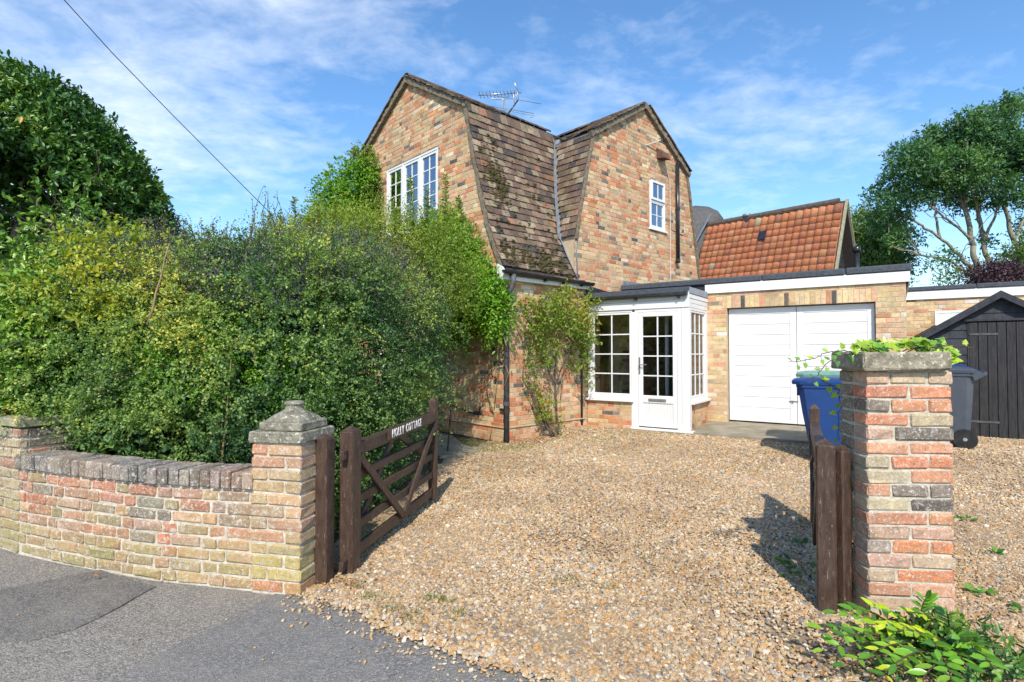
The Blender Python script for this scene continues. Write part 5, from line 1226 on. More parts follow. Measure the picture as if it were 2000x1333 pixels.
# cotoneaster hedge behind the street wall
hb = (-2.6, 5.2, 0); hg = plant('cotoneaster_hedge', 'huge rounded small-leaved hedge with dark berries behind the street wall', 'hedge', hb)
HB_ = [(-3.3, 4.95, 1.25, .85, .8, 1.15), (-2.65, 4.75, 1.15, .8, .72, 1.2), (-2.0, 4.8, 1.25, .75, .8, 1.15), (-1.68, 5.4, 1.4, .68, .9, 1.2), (-1.48, 6.2, 1.5, .74, .9, 1.3), (-2.6, 5.7, 1.55, 1.0, 1.0, 1.15),
       (-1.42, 7.0, 1.55, .72, .7, 1.3), (-2.4, 6.9, 1.7, 1., 1., 1.35), (-1.85, 4.5, .55, .5, .55, .7), (-1.62, 5.2, .6, .5, .8, .7), (-2.6, 4.35, .5, 1.1, .5, .75), (-3.55, 4.7, .6, .5, .5, .8), (-3.2, 5.8, 1.5, 1.0, 1.0, 1.25), (-4.3, 6.2, 1.6, 1.0, .9, 1.3)]
HB_ = [(x-(.19 if y > 6 and x > -1.6 else .07), y, z*.95, a_, b_, c_*.95) for (x, y, z, a_, b_, c_) in HB_]
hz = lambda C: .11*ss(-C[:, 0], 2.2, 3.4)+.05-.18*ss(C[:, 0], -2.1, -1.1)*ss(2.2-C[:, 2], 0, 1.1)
P, Nn = blob_points(HB_, 4800, .74, 1.0, .27, 1, bs=2.9); D = norm(Nn*.8+RN.normal(0, .45, P.shape)+np.array([0, 0, .35])); t = RN.uniform(0, 1, (len(P), 11, 1)); Ls_ = RN.uniform(.2, .5, (len(P), 1, 1))
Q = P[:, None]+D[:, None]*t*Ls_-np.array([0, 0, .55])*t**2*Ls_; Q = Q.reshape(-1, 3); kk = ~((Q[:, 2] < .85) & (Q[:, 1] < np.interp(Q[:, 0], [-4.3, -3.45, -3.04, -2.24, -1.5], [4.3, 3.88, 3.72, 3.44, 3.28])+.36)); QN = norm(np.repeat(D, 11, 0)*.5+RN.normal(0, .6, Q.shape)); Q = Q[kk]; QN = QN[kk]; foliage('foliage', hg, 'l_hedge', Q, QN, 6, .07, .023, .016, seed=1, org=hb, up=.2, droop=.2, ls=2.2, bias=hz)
P, Nn = blob_points(HB_, 9500, .72, .95, .25, 1, bs=2.9); foliage('under_foliage', hg, 'l_hedge', P, Nn, 7, .12, .025, .017, seed=1, org=hb, up=.15, droop=.35, bias=lambda C: hz(C)-.14)  # leaves beneath the sprays coloured darker, shade put into their colour
P, Nn = blob_points([(*b_[:3], b_[3]*.8, b_[4]*.8, b_[5]*.85) for b_ in HB_], 7000, .7, 1.0, .1, 2, face=False); foliage('inner_foliage', hg, 'l_hedge', P, Nn, 4, .12, .07, .05, seed=2, org=hb, bias=-.3)  # added dark leaf shell: closes gaps, hedge's inner shade put into its colour
P, Nn = blob_points(HB_, 12000, .8, 1.06, .2, 1, bs=2.6)
k = (P[:, 2] > 1.75+.35*lump(P, 1.6, 5)); Pb, Nb = P[k][:6500], Nn[k][:6500]; foliage('berry_clusters', hg, 'l_hedgedark', Pb+Nb*.05, Nb, 8, .16, .017, .015, seed=2, org=hb)
P, Nn = blob_points([(-2.45, 4.6, 1.25, .5, .5, .4), (-2.0, 4.75, 1.1, .45, .5, .35)], 1400, .8, 1.25, .2, 3); foliage('young_growth', hg, 'l_vine', P, Nn, 8, .1, .034, .02, seed=3, org=hb, bias=.12)
mb = MB(); 
for k in range(46):
    x = R.uniform(-3.5, -1.3); y = R.uniform(4.6, 6.8); mb2 = branch(mb, (x+2.6, y-5.2, 0), (x+2.6+R.uniform(-.5, .3), y-5.2+R.uniform(-.4, .2), R.uniform(1.6, 2.4)), R.uniform(.012, .03), .006, .06)
mb.build('branches', 'bark', hg, True, kind='stuff')
for (a_, b_) in (((-2.12, 3.98, .2), (-2.05, 4.02, 1.35)), ((-2.62, 3.95, 1.6), (-2.50, 4.0, 2.2))): mb = MB(); branch(mb, np.array(a_)-hb, np.array(b_)-hb, .009, .005, .012); mb.build('dead_stem', 'tan', hg, True)
# long arching sprays standing out of the hedge face
P, Nn = blob_points(HB_, 900, .95, 1.02, .25, 1, bs=2.9); kk = (P[:, 2] > .95) & (Nn[:, 1] < .4); P, Nn = P[kk][:230], Nn[kk][:230]; mb = MB(); Cs = []; Ts = []; Vs_ = []
for p, n_ in zip(P, Nn):
    d = unit(n_*.75+RN.normal(0, .35, 3)+np.array([0, -.1, .55])); L = R.uniform(.25, .6); pts = [p-n_*.12+d*L*t-np.array([0, 0, .42*L])*t*t*1.3 for t in np.linspace(0, 1, 7)]; mb.tube([q-hb for q in pts], list(np.linspace(.004, .0015, 7)), 4); v_ = R.uniform(.3, .85)
    for t in np.linspace(.1, 1, int(L*75)):
        i_ = min(int(t*6), 5); q = pts[i_]+(pts[i_+1]-pts[i_])*(t*6-i_); sd_ = RN.normal(0, 1, 3); sd_ -= d*(sd_@d); sd_ = unit(sd_); Cs.append(q+sd_*.014); Ts.append(sd_+d*.4); Vs_.append(v_+R.uniform(-.15, .15))
mb.build('arching_stems', 'twig', hg, kind='stuff'); Cs = np.array(Cs); leaf_mesh('arching_leaves', Cs-hb, np.array(Ts), np.array([0, -.35, .9])+RN.normal(0, .35, Cs.shape), RN.uniform(.018, .028, len(Cs)), RN.uniform(.014, .02, len(Cs)), 'l_hedge', hg, np.array(Vs_))
# arching twigs breaking the hedge outline
mb = MB(); Cs = []; Ts = []
for k in range(70):
    bpx = R.uniform(220, 640); Y = R.uniform(4.9, 6.2); p = W(bpx, 470+R.uniform(0, 20), Y); q = p+np.array([R.uniform(-.15, .2), R.uniform(-.1, .1), R.uniform(.12, .38)*(1.5 if 470 < bpx < 620 else .8)])
    pts = branch(mb, p-hb, q-hb, .005, .002, .08, 5, 4)
    for s_ in np.linspace(.2, 1, 16): Cs.append(p+(q-p)*s_+RN.normal(0, .01, 3)); Ts.append(RN.normal(0, 1, 3)+np.array([0, 0, .5]))
mb.build('twigs', 'twig', hg, kind='stuff')
Cs = np.array(Cs); Ts = np.array(Ts); leaf_mesh('twig_leaves', Cs-hb, Ts, RN.normal(0, 1, Cs.shape)+np.array([0, -.4, .6]), np.full(len(Cs), .024), np.full(len(Cs), .014), 'l_hedge', hg, RN.random(len(Cs))*.8)

# holly at the left end
hb = (-4.3, 4.9, 0); ho = plant('holly_bush', 'glossy dark green holly bush with red berries beside the wall pier', 'bush', hb)
P, Nn = blob_points([(-4.25, 4.95, .95, .62, .55, 1.05), (-3.75, 4.62, .85, .42, .42, .9), (-4.95, 5.55, 1.0, .7, .5, 1.15), (-3.95, 4.9, 1.2, .55, .55, .98), (-3.75, 4.6, 1.35, .35, .35, .55)], 8600, .78, 1.06, .14, 4)
foliage('foliage', ho, 'l_holly', P, Nn, 7, .11, .058, .028, seed=4, org=hb, bias=.06, detail=1, ls=1.6)
mb = MB()
for i in R.sample(range(len(P)), 130):
    c = P[i]+Nn[i]*.05-hb; mb.box(*[x for t in c for x in (t-.006, t+.006)], bev=.003)
mb.build('berries', simple('red_berry', (.5, .02, .015), None, 5, .3, 0), ho)
mb = MB()
for k in range(16): branch(mb, (R.uniform(-.5, .6), R.uniform(-.2, .3), 0), (R.uniform(-.6, .7), R.uniform(-.3, .2), 1.5), .02, .006)
mb.build('branches', 'bark', ho, True)
# yellow-leaved sprays climbing through the hedge
hb = (-3.55, 4.6, 0); ye = plant('yellow_climber', 'yellow-green climber trailing over the left part of the hedge', 'climber', hb)
Cl = []
for (px, py, r_) in ((150, 480, .16), (190, 470, .16), (230, 470, .18), (165, 520, .2), (120, 535, .14), (250, 520, .12), (200, 600, .15), (150, 600, .15), (110, 620, .12), (250, 560, .1), (215, 640, .1), (60, 590, .2)):
    c = W(px, py, 4.25 if py > 500 else 4.5); Cl.append((*c, r_, r_, r_*.8))
P, Nn = blob_points([(*c[:3], c[3]*.75, c[4]*.75, c[5]*.6) for c in Cl], 230, .4, 1.2, .3, 6, face=False); foliage('foliage', ye, 'l_yellow', P, Nn, 5, .13, .048, .026, seed=6, org=hb, detail=1)
mb = MB()
for k in range(9): branch(mb, (R.uniform(-.5, .5), 0, 0), np.array(W(R.uniform(100, 260), R.uniform(470, 560), 4.5))-hb, .008, .004, .05)
mb.build('stems', 'twig', ye)

# big evergreen tree
hb = (-6.9, 8.2, 0); ev = plant('evergreen_tree', 'large dome-shaped evergreen tree with glossy dark leaves at the left', 'tree', hb)
P, Nn = blob_points([(-8.55, 8.4, 2.6, 2.95, 2.6, 3.25)], 21000, .93, 1.04, .035, 8, bs=1.5)
k = (P[:, 2] > 1.9) & ~((P[:, 1] < 8.2) & (P[:, 2] < 2.95+.85*np.clip(-P[:, 0]-5.1, 0, 1.2)+.35*lump(P, 2.4, 9)))
P, Nn = P[k], Nn[k]; foliage('foliage', ev, 'l_ever', P, Nn, 7, .13, .092, .042, seed=8, org=hb, detail=1, ls=1.4, up=.5)
P, Nn = blob_points([(-5.6, 6.9, 3.1, .45, .4, .40), (-5.9, 6.6, 2.55, .3, .3, .25), (-4.9, 7.0, 2.75, .35, .3, .2)], 230, .3, 1.15, .3, 9, face=False); foliage('sparse_shoots', ev, 'l_holly', P, Nn, 6, .16, .085, .04, seed=9, org=hb, detail=1)
P, Nn = blob_points([(-8.5, 9.2, 2.4, 2.7, 1.7, 2.7)], 12000, .9, 1.0, .05, 3, face=False); foliage('inner_foliage', ev, 'l_ever', P, Nn, 5, .2, .13, .08, seed=3, org=hb)
mb = MB()
tr = [((-.1, -.7, 0), (.15, -.8, 1.9), .16, .12), ((.15, -.8, 1.9), (.75, -.6, 3.1), .12, .07), ((.15, -.8, 1.9), (-.1, -.3, 3.6), .09, .05), ((.05, -.8, 1.8), (-1.2, -.9, 2.4), .07, .04), ((.75, -.6, 3.1), (1.5, .1, 3.4), .06, .03), ((.0, -.6, 2.0), (-.5, 0, 4.0), .06, .03)]
for a_, b_, r0, r1 in tr: branch(mb, a_, b_, r0, r1, .05, 7, 8)
for k in range(60):
    s_ = np.array([R.uniform(-1.6, 1.2), R.uniform(-1.0, .3), R.uniform(2.2, 3.4)]); branch(mb, s_, s_+np.array([R.uniform(-.7, .7), R.uniform(-.5, .5), R.uniform(-.1, .8)]), R.uniform(.008, .022), .004, .1, 5, 5)
mb.build('trunk', 'bark', ev, True)

# tree beyond the hedge
hb = (-6.0, 12.0, 0); yt = plant('garden_tree', 'yellow-green treetop showing between the evergreen and the hedge', 'tree', hb)
P, Nn = blob_points([(-6.6, 12, 3.0, 1.0, .9, .95), (-5.7, 12, 2.6, .9, .8, .85), (-7.6, 12.3, 2.6, 1.0, .8, .9)], 5200, .6, 1.1, .2, 11); foliage('foliage', yt, 'l_yellow', P, Nn, 6, .18, .055, .03, seed=11, org=hb, bias=-.15)
mb = MB(); branch(mb, (0, 0, 0), (-.2, 0, 2.8), .1, .05); mb.build('trunk', 'bark', yt, True)

# tall mixed shrub between hedge and house
hb = (-2.0, 7.9, 0); sb = plant('leafy_shrub', 'tall yellow-green shrub with upright shoots below the gable window', 'shrub', hb)
SB = [(-1.12, 7.55, 2.5, .55, .5, .80), (-1.75, 7.7, 2.55, .65, .6, .82), (-2.6, 8.0, 2.6, .7, .6, .90), (-3.4, 8.3, 2.5, .7, .6, .75), (-4.2, 8.4, 2.1, .7, .6, .75)]
P, Nn = blob_points(SB, 9500, .6, 1.12, .24, 12); foliage('foliage', sb, 'l_shrub', P, Nn, 8, .2, .042, .017, seed=12, org=hb, up=.9)
mb = MB(); Cs = []; Ts = []
for (px, py, Y, h) in ((800, 345, 7.5, .75), (870, 340, 7.4, .65), (834, 372, 7.4, .5), (772, 405, 7.6, .4), (572, 385, 8.0, .8), (620, 395, 8.0, .5), (700, 425, 8.2, .4), (895, 385, 7.5, .35), (655, 400, 8, .5), (740, 420, 8, .3), (545, 420, 7.2, .4), (600, 425, 7.4, .4)):
    q = W(px, py, Y); p = q-np.array([R.uniform(-.1, .1), 0, h]); branch(mb, p-hb, q-hb, .007, .003, .03, 6, 5)
    for s_ in np.linspace(0, 1, int(h*130)): a_ = R.uniform(0, 6.28); d = np.array([math.cos(a_), math.sin(a_), .45]); Cs.append(p+(q-p)*s_+d*.03); Ts.append(d)
for k in range(30): x = R.uniform(-3.8, -.9); branch(mb, (x+2, R.uniform(-.3, .3), 0), (x+2+R.uniform(-.2, .2), R.uniform(-.3, .2), 2.8), .015, .006, .04)
mb.build('stems', 'twig', sb)
Cs = np.array(Cs); Ts = np.array(Ts); leaf_mesh('shoot_leaves', Cs-hb, Ts, np.array([0, -.3, 1])+RN.normal(0, .4, Cs.shape), RN.uniform(.06, .10, len(Cs)), RN.uniform(.022, .034, len(Cs)), 'l_shrub', sb, RN.random(len(Cs))*.7, detail=1)

# wisteria on the house
def kblobs(L): return [(*Kw((x, y, z)), a_, b_, c_) for (x, y, z, a_, b_, c_) in L]
hb = tuple(Kw((-.3, -.2, 0))); wi = plant('wisteria', 'bright green wisteria climbing over the gable wall to the corner downpipe', 'climber', hb)
P, Nn = blob_points(kblobs([(-1.25, -.28, 3.35, .40, .3, .5), (-.95, -.30, 2.95, .42, .3, .5), (-.62, -.28, 2.6, .36, .28, .42), (-.35, -.25, 2.42, .28, .25, .32), (-.12, -.2, 2.22, .22, .22, .25), (-1.15, -.3, 2.3, .35, .25, .55), (-1.4, -.3, 2.6, .4, .3, .7), (-.95, -.25, 1.95, .26, .18, .25), (-.10, -.15, 1.95, .14, .14, .2)]), 3100, .45, 1.15, .25, 13)
foliage('foliage', wi, 'l_vine', P, Nn, 10, .24, .062, .026, seed=13, org=hb, detail=1, droop=.8, up=0)
P, Nn = blob_points(kblobs([(-4.65, -.35, 4.75, .60, .35, .65), (-4.25, -.3, 5.05, .35, .25, .4), (-5.2, -.4, 4.5, .5, .4, .7), (-4.35, -.3, 4.2, .45, .3, .6), (-5.0, -.3, 3.8, .8, .4, .6), (-5.6, -.4, 3.9, .5, .4, .6)]), 2600, .45, 1.12, .25, 14)
foliage('upper_foliage', wi, 'l_vine', P, Nn, 9, .22, .068, .030, seed=14, org=hb, detail=1, droop=.5, up=.2)
P, Nn = blob_points(kblobs([(-4.40, -.15, 5.55, .26, .16, .34), (-4.15, -.12, 5.35, .16, .12, .2), (-3.95, -.12, 4.7, .16, .12, .6)]), 480, .4, 1.1, .25, 15, face=False); foliage('yellowing_foliage', wi, 'l_rose', P, Nn, 7, .15, .06, .026, seed=15, org=hb, detail=1, droop=.5)
mb = MB()
for (a_, b_) in (((-.35, -.06, 0), (-.3, -.08, 2.3)), ((-.2, -.08, .6), (.05, -.15, 2.3)), ((-1.3, -.12, 1.5), (-.9, -.1, 3.0)), ((-4.1, -.05, 3.0), (-4.2, -.08, 5.3)), ((.09, -.10, 2.4), (.08, -.10, .9))): branch(mb, Kw(a_)-np.array(hb), Kw(b_)-np.array(hb), .010, .006, .06, 8, 5)
mb.build('stems', 'tan', wi)
# rose on the side wall
hb = tuple(Kw((.2, .98, 0))); ro = plant('climbing_rose', 'sparse climbing rose trained on the wall between two downpipes', 'climber', hb)
P, Nn = blob_points(kblobs([(.22, .75, 2.0, .16, .40, .32), (.22, 1.25, 1.95, .16, .42, .35), (.25, 1.6, 1.75, .16, .28, .35), (.22, .42, 2.0, .14, .2, .35), (.22, 1.5, 1.3, .12, .18, .25), (.22, .75, 1.45, .12, .25, .22), (.2, 1.78, 2.2, .14, .16, .18), (.2, 1.1, 2.3, .12, .4, .12)]), 850, .3, 1.15, .3, 16, face=False)
foliage('foliage', ro, 'l_rose', P, Nn, 6, .13, .052, .030, seed=16, org=hb, detail=1)
P, Nn = blob_points(kblobs([(.2, .42, 1.55, .1, .15, .4), (.2, .45, .75, .1, .14, .22), (.2, .72, .55, .12, .16, .18), (.2, .55, .45, .1, .12, .12), (.2, 1.75, .95, .08, .08, .18), (.18, .93, .28, .1, .14, .14), (.2, .35, 1.2, .06, .08, .3)]), 260, .3, 1.2, .3, 17, face=False); foliage('lower_leaves', ro, 'l_rose', P, Nn, 5, .10, .045, .026, seed=17, org=hb, detail=1, bias=-.1)
mb = MB(); O_ = np.array(hb)
for pts, r0, r1 in (([(.2, .98, .03), (.16, .98, .5), (.16, .95, .85), (.15, .98, 1.3), (.15, 1.0, 1.9)], .022, .010), ([(.16, .96, .85), (.15, .78, 1.15), (.14, .65, 1.55), (.14, .5, 1.8)], .013, .007), ([(.16, .98, .9), (.15, 1.2, 1.25), (.15, 1.45, 1.6), (.15, 1.6, 1.9)], .014, .007), ([(.24, .80, .03), (.2, .60, .35), (.16, .40, .75), (.12, .25, .98)], .022, .012), ([(.25, .86, .03), (.2, .66, .35), (.16, .48, .62)], .018, .01), ([(.16, .22, 1.0), (.15, .24, 1.4), (.15, .3, 1.9)], .006, .004), ([(.16, .42, .75), (.15, .5, 1.2), (.15, .62, 1.6)], .006, .004), ([(.14, 1.1, .6), (.15, 1.18, 1.2), (.15, 1.2, 1.8)], .006, .004)):
    pts = [Kw(p)-O_ for p in pts]; fine_ = []
    for i in range(len(pts)-1):
        for t in np.linspace(0, 1, 5)[:-1]: fine_.append(pts[i]+(pts[i+1]-pts[i])*t+RN.normal(0, .006, 3))
    fine_.append(pts[-1]); mb.tube(fine_, list(np.linspace(r0, r1, len(fine_))), 7)
mb.build('stems', 'bark', ro, True)

# trees on the right
def big_tree(name, label, base, trunks, clumps, nl, L, Wd, m, bark='bark_pale', seed=20, grp=None, k=6, Ls=.55):
    t = plant(name, label, 'tree', base, grp); b0 = np.array(base, float)
    P, Nn = blob_points(clumps, nl, .35, 1.05, .35, seed, face=False, bs=1.3); foliage('crown', t, m, P, Nn, k, Ls, L, Wd, seed=seed, org=base, ls=.55, droop=.25, up=.15)
    mb = MB()
    for a_, b_, r0, r1 in trunks: branch(mb, np.array(a_)-b0, np.array(b_)-b0, r0, r1, .035, 8, 7)
    mb.build('trunk', bark, t, True); return t
Y = 27
cl = []
for (px, py, r_) in ((1965, 225, 1.1), (1955, 265, 1.3), (1900, 235, .9), (1895, 265, 1.3), (1860, 275, 1.2), (1825, 270, .9), (1800, 310, 1.2), (1770, 300, .8), (1840, 320, 1.5), (1890, 330, 1.6), (1940, 320, 1.5), (1990, 300, 1.5), (2040, 280, 1.6), (2090, 300, 1.7), (1760, 340, 1.0), (1740, 360, .9), (1725, 395, .9), (1705, 375, .5), (1765, 385, 1.2), (1800, 365, 1.3), (1830, 375, 1.2), (1720, 430, .8), (1760, 425, 1.0), (1800, 415, 1.1), (1840, 410, 1.0), (1880, 385, 1.1), (1930, 385, 1.2), (1980, 370, 1.3), (2030, 380, 1.5), (2080, 390, 1.6), (1790, 460, .6), (1750, 465, .6), (1860, 445, .6), (1900, 440, .5), (1960, 420, .6), (1985, 205, .6), (1850, 500, .5), (1880, 520, .5), (1820, 515, .4), (1930, 470, .5), (1990, 450, .6), (1965, 200, .4), (2020, 440, 1.0)):
    r_ *= .84 if py < 340 else .6;
    if 400 < py < 460 and px > 1780 and px < 2000: continue
    cl.append((*W(px, py, Y+R.uniform(-1.5, 1.5)), r_, r_, r_*.62))
Wt = lambda px, py, dy=0: W(px, py, Y+dy)
tk = []
for pts, r0, r1 in (([(1915, 560), (1905, 480), (1890, 400), (1882, 330), (1880, 280)], .15, .05), ([(1940, 560), (1928, 470), (1915, 410), (1900, 350)], .14, .05), ([(1912, 540), (1880, 500), (1840, 465), (1790, 430), (1740, 405)], .10, .035), ([(1910, 548), (1860, 510), (1800, 498), (1740, 480)], .08, .03), ([(1905, 470), (1870, 440), (1820, 400), (1780, 370)], .07, .03), ([(1925, 470), (1945, 430), (1960, 380)], .08, .035), ([(2010, 560), (1985, 470), (1965, 400), (1975, 340), (2000, 290)], .13, .045), ([(1985, 470), (2010, 420), (2040, 360)], .08, .035), ([(1893, 420), (1870, 360), (1850, 320)], .09, .04), ([(1915, 410), (1935, 360), (1940, 310)], .09, .04), ([(1840, 465), (1830, 420), (1835, 380)], .07, .03), ([(1860, 510), (1850, 540)], .04, .02)):
    for i in range(len(pts)-1): t0, t1 = i/(len(pts)-1), (i+1)/(len(pts)-1); tk.append((Wt(*pts[i]), Wt(*pts[i+1]), r0+(r1-r0)*t0, r0+(r1-r0)*t1))
for k in range(110):
    c = cl[R.randrange(len(cl))]; p = np.array(c[:3]); s_ = tk[R.randrange(len(tk))][1]; 
    if np.linalg.norm(p-s_) < 4: tk.append((s_, p, .022, .009))
tk.append((np.array([W(1915, 560, Y)[0], Y, 0]), Wt(1915, 560), .18, .15)); tk.append((np.array([W(1940, 560, Y)[0], Y, 0]), Wt(1940, 560), .17, .14)); tk.append((np.array([W(2010, 560, Y)[0], Y, 0]), Wt(2010, 560), .16, .13))
big_tree('ash_tree', 'tall airy ash tree with pale branching trunks at the right edge', tuple(W(1925, 690, Y)*[1, 1, 0]), tk, cl, 6900, .18, .075, 'l_ash', k=8, Ls=.46)
Y = 33
cl = [(*W(px, py, Y+R.uniform(-1, 1)), r_, r_, r_*.8) for (px, py, r_) in ((1690, 440, 1.2), (1720, 450, 1.3), (1700, 490, 1.5), (1735, 480, 1.2), (1680, 520, 1.4), (1720, 525, 1.5), (1755, 505, .9), (1665, 465, .8))]
big_tree('background_tree', 'dense dark tree rising behind the black flue pipe', tuple(W(1705, 690, Y)*[1, 1, 0]), [(np.array([W(1705, 600, Y)[0], Y, 0]), W(1705, 500, Y), .25, .12)], cl, 3800, .16, .09, 'l_back', 'bark', 21, k=7)
Y = 24
cl = [(*W(px, py, Y+R.uniform(-1, 1)), r_, r_, r_*.8) for (px, py, r_) in ((1985, 520, .9), (2030, 510, 1.2), (2080, 500, 1.3), (1880, 548, .45), (1960, 548, .5), (1990, 555, .9), (1845, 552, .3))]
big_tree('background_bush', 'light green bushes showing over the flat outbuilding roof', tuple(W(2000, 690, Y)*[1, 1, 0]), [(np.array([W(2000, 600, Y)[0], Y, 0]), W(2000, 520, Y), .12, .06)], cl, 2300, .12, .07, 'l_back', 'bark', 22)
cl = [(*W(px, py, 22), r_, r_, r_*.7) for (px, py, r_) in ((1935, 540, .5), (1960, 535, .5), (1910, 548, .35), (1985, 545, .45))]
big_tree('plum_tree', 'purple-leaved plum just above the outbuilding roof', tuple(W(1940, 690, 22)*[1, 1, 0]), [(np.array([W(1940, 600, 22)[0], 22, 0]), W(1940, 545, 22), .1, .05)], cl, 900, .10, .06, 'l_purple', 'bark', 23)

# ------------------------------------------------------------------ large single leaves near the camera
def leaf_proto(name, kind, L):
    mb = MB()
    if kind == 'lance':
        ts = [0, .22, .5, .78, 1]; ws = [.04, .29, .34, .21, 0]; V = []
        for t, w_ in zip(ts, ws): z = -.10*t*t+.04*t; V += [(t*L, -w_*L*.5, z*L+.05*L*w_*2), (t*L, 0, z*L), (t*L, w_*L*.5, z*L+.05*L*w_*2)]
        F = []
        for i in range(4): F += [(3*i, 3*i+3, 3*i+4, 3*i+1), (3*i+1, 3*i+4, 3*i+5, 3*i+2)]
        mb.add(V, F)
    else:      # ivy: lobed outline round a centre
        out = [(0, 0), (-.12, .22), (-.05, .42), (.22, .30), (.30, .52), (.52, .28), (.72, .20), (1.0, 0), (.72, -.20), (.52, -.28), (.30, -.52), (.22, -.30), (-.05, -.42), (-.12, -.22)]
        V = [(x*L, y*L, .03*L*math.sin(5*x+3*y)+.10*L*abs(y)) for x, y in out]+[(.3*L, 0, -.02*L)]; c = len(out)
        mb.add(V, [(i, (i+1) % c, c) for i in range(c)])
    me = mb.mesh(name, 'leaf_o', True)
    return me
LANCE = [leaf_proto('leaf', 'lance', 1.0) for _ in range(1)]; IVY = [leaf_proto('leaf', 'ivy', 1.0)]
def put_leaf(me, parent, p, d, n, s, col, wsc=1):
    d = unit(d); n = np.array(n, float); b_ = np.cross(n, d); b_ = unit(b_); n = np.cross(d, b_)
    o = bpy.data.objects.new('leaf', me); LNK(o); o.parent = parent
    o.matrix_local = Matrix(((d[0]*s, b_[0]*s*wsc, n[0]*s, p[0]), (d[1]*s, b_[1]*s*wsc, n[1]*s, p[1]), (d[2]*s, b_[2]*s*wsc, n[2]*s, p[2]), (0, 0, 0, 1))); o.color = (*col, 1); return o
GREENS = [(.09, .25, .015), (.14, .33, .02), (.06, .17, .015), (.20, .38, .025)]; YEL = [(.46, .58, .02), (.54, .62, .025), (.34, .52, .02)]
fb = np.array((2.02, 2.52, 0)); fp = plant('leafy_seedling_shrub', 'bright green pinnate-leaved shrub at the foot of the ivy pillar', 'shrub', tuple(fb))
st = MB(); cnt = 0
for (px, py, Y, yel) in ((1600, 1262, 2.35, 0), (1598, 1220, 2.5, 0), (1625, 1190, 2.62, 0), (1660, 1185, 2.62, 0), (1700, 1180, 2.6, 1), (1722, 1215, 2.5, 1), (1765, 1190, 2.5, 1), (1800, 1165, 2.55, 0), (1840, 1190, 2.45, 0), (1870, 1240, 2.35, 0), (1893, 1262, 2.3, 0), (1690, 1270, 2.3, 1), (1740, 1290, 2.2, 0), (1820, 1262, 2.3, 0), (1640, 1290, 2.25, 0), (1700, 1325, 2.15, 1), (1790, 1320, 2.15, 0), (1660, 1240, 2.45, 0), (1780, 1240, 2.4, 0), (1880, 1300, 2.2, 0), (1930, 1300, 2.2, 0), (1850, 1330, 2.1, 0), (1680, 1215, 2.5, 1), (1745, 1225, 2.45, 1), (1620, 1240, 2.4, 0)):
    tip = W(px, py, Y); tip[2] = max(tip[2], .06); root = fb+np.array([R.uniform(-.13, .13), R.uniform(-.1, .1), .0]); mid_ = (tip+root)/2+np.array([0, 0, .10]); pts = [root*(1-t)**2+2*mid_*t*(1-t)+tip*t*t for t in np.linspace(0, 1, 9)]
    st.tube([p-fb for p in pts], list(np.linspace(.005, .002, 9)), 5); ax = unit(pts[-1]-pts[4])
    for j, t in enumerate(np.linspace(.34, 1, 7)):
        i = t*8; a_ = pts[int(i)] if int(i) >= 8 else pts[int(i)]+(pts[int(i)+1]-pts[int(i)])*(i-int(i)); side = unit(np.cross(ax, (0, 0, 1)))
        for sgn in ((-1, 1) if j < 6 else (0,)):
            d = ax*.75+side*sgn+np.array([0, 0, R.uniform(-.35, .3)]); col = R.choice(YEL if (yel and R.random() < .75) else GREENS); k_ = R.uniform(.85, 1.15)
            put_leaf(LANCE[0], fp, a_-fb, d, (R.uniform(-.5, .5), -.75+R.uniform(-.3, .3), 1), R.uniform(.052, .078), tuple(c*k_ for c in col)); cnt += 1
st.build('stems', 'twig', fp)
hb = np.array((1.6, 2.55, 0)); und = blob_points([(1.95, 2.5, .0, .38, .26, .12)], 300, .2, 1, .2, 30, face=False); foliage('low_leaves', fp, 'l_ever', und[0], und[1], 4, .07, .048, .019, org=fb, detail=1, bias=.1)
# ivy on the right pillar
def Rp(p): return np.array(frame(RPO, RPA)(p))
ib = Rp((.18, .13, 0)); iv = plant('ivy', 'bright ivy growing over the cap of the tall brick pillar', 'ivy', tuple(ib))
st = MB()
def ivy_run(pts, n, s0, cols, rr=.003, hang=.0):
    pts = [np.array(p, float) for p in pts]; P = []
    for i in range(len(pts)-1):
        for t in np.linspace(0, 1, 7)[:-1]: P.append(pts[i]+(pts[i+1]-pts[i])*t+RN.normal(0, .003, 3))
    P.append(pts[-1]); st.tube([p-ib for p in P], list(np.linspace(rr, rr*.5, len(P))), 5)
    for k in range(n):
        i = int((k+.5)/n*(len(P)-1)); p = P[i]; t = unit(P[min(i+1, len(P)-1)]-P[max(i-1, 0)]); sd = unit(np.cross(t, (0, -1, .3)))*(1 if k % 2 else -1)
        d = sd*.8+t*.35+np.array([0, 0, -.25]); q = p+d*.02
        st.tube([p-ib, q-ib], .0012, 4); f_ = 1-.45*k/n
        put_leaf(IVY[0], iv, q-ib, d+RN.normal(0, .15, 3), np.array([R.uniform(-.3, .3), -1, .5]), s0*f_*R.uniform(.8, 1.2), R.choice(cols))
IG = [(.10, .26, .03), (.16, .34, .03), (.07, .19, .03)]; IY = [(.30, .46, .03), (.38, .50, .04), (.22, .40, .03)]
ivy_run([W(1690, 689, 2.95), W(1660, 686, 2.9), W(1625, 687, 2.85), W(1590, 700, 2.85), W(1560, 706, 2.85), W(1541, 706, 2.85)], 12, .040, IG+IY[:1])
ivy_run([W(1668, 690, 2.9), W(1635, 697, 2.85), W(1612, 712, 2.84), W(1597, 732, 2.84), W(1577, 748, 2.84)], 9, .036, IG)
ivy_run([W(1600, 740, 3.35), W(1636, 760, 3.3), W(1640, 790, 3.28), W(1636, 820, 3.27), W(1637, 860, 3.27)], 12, .042, IY+IG[:1])
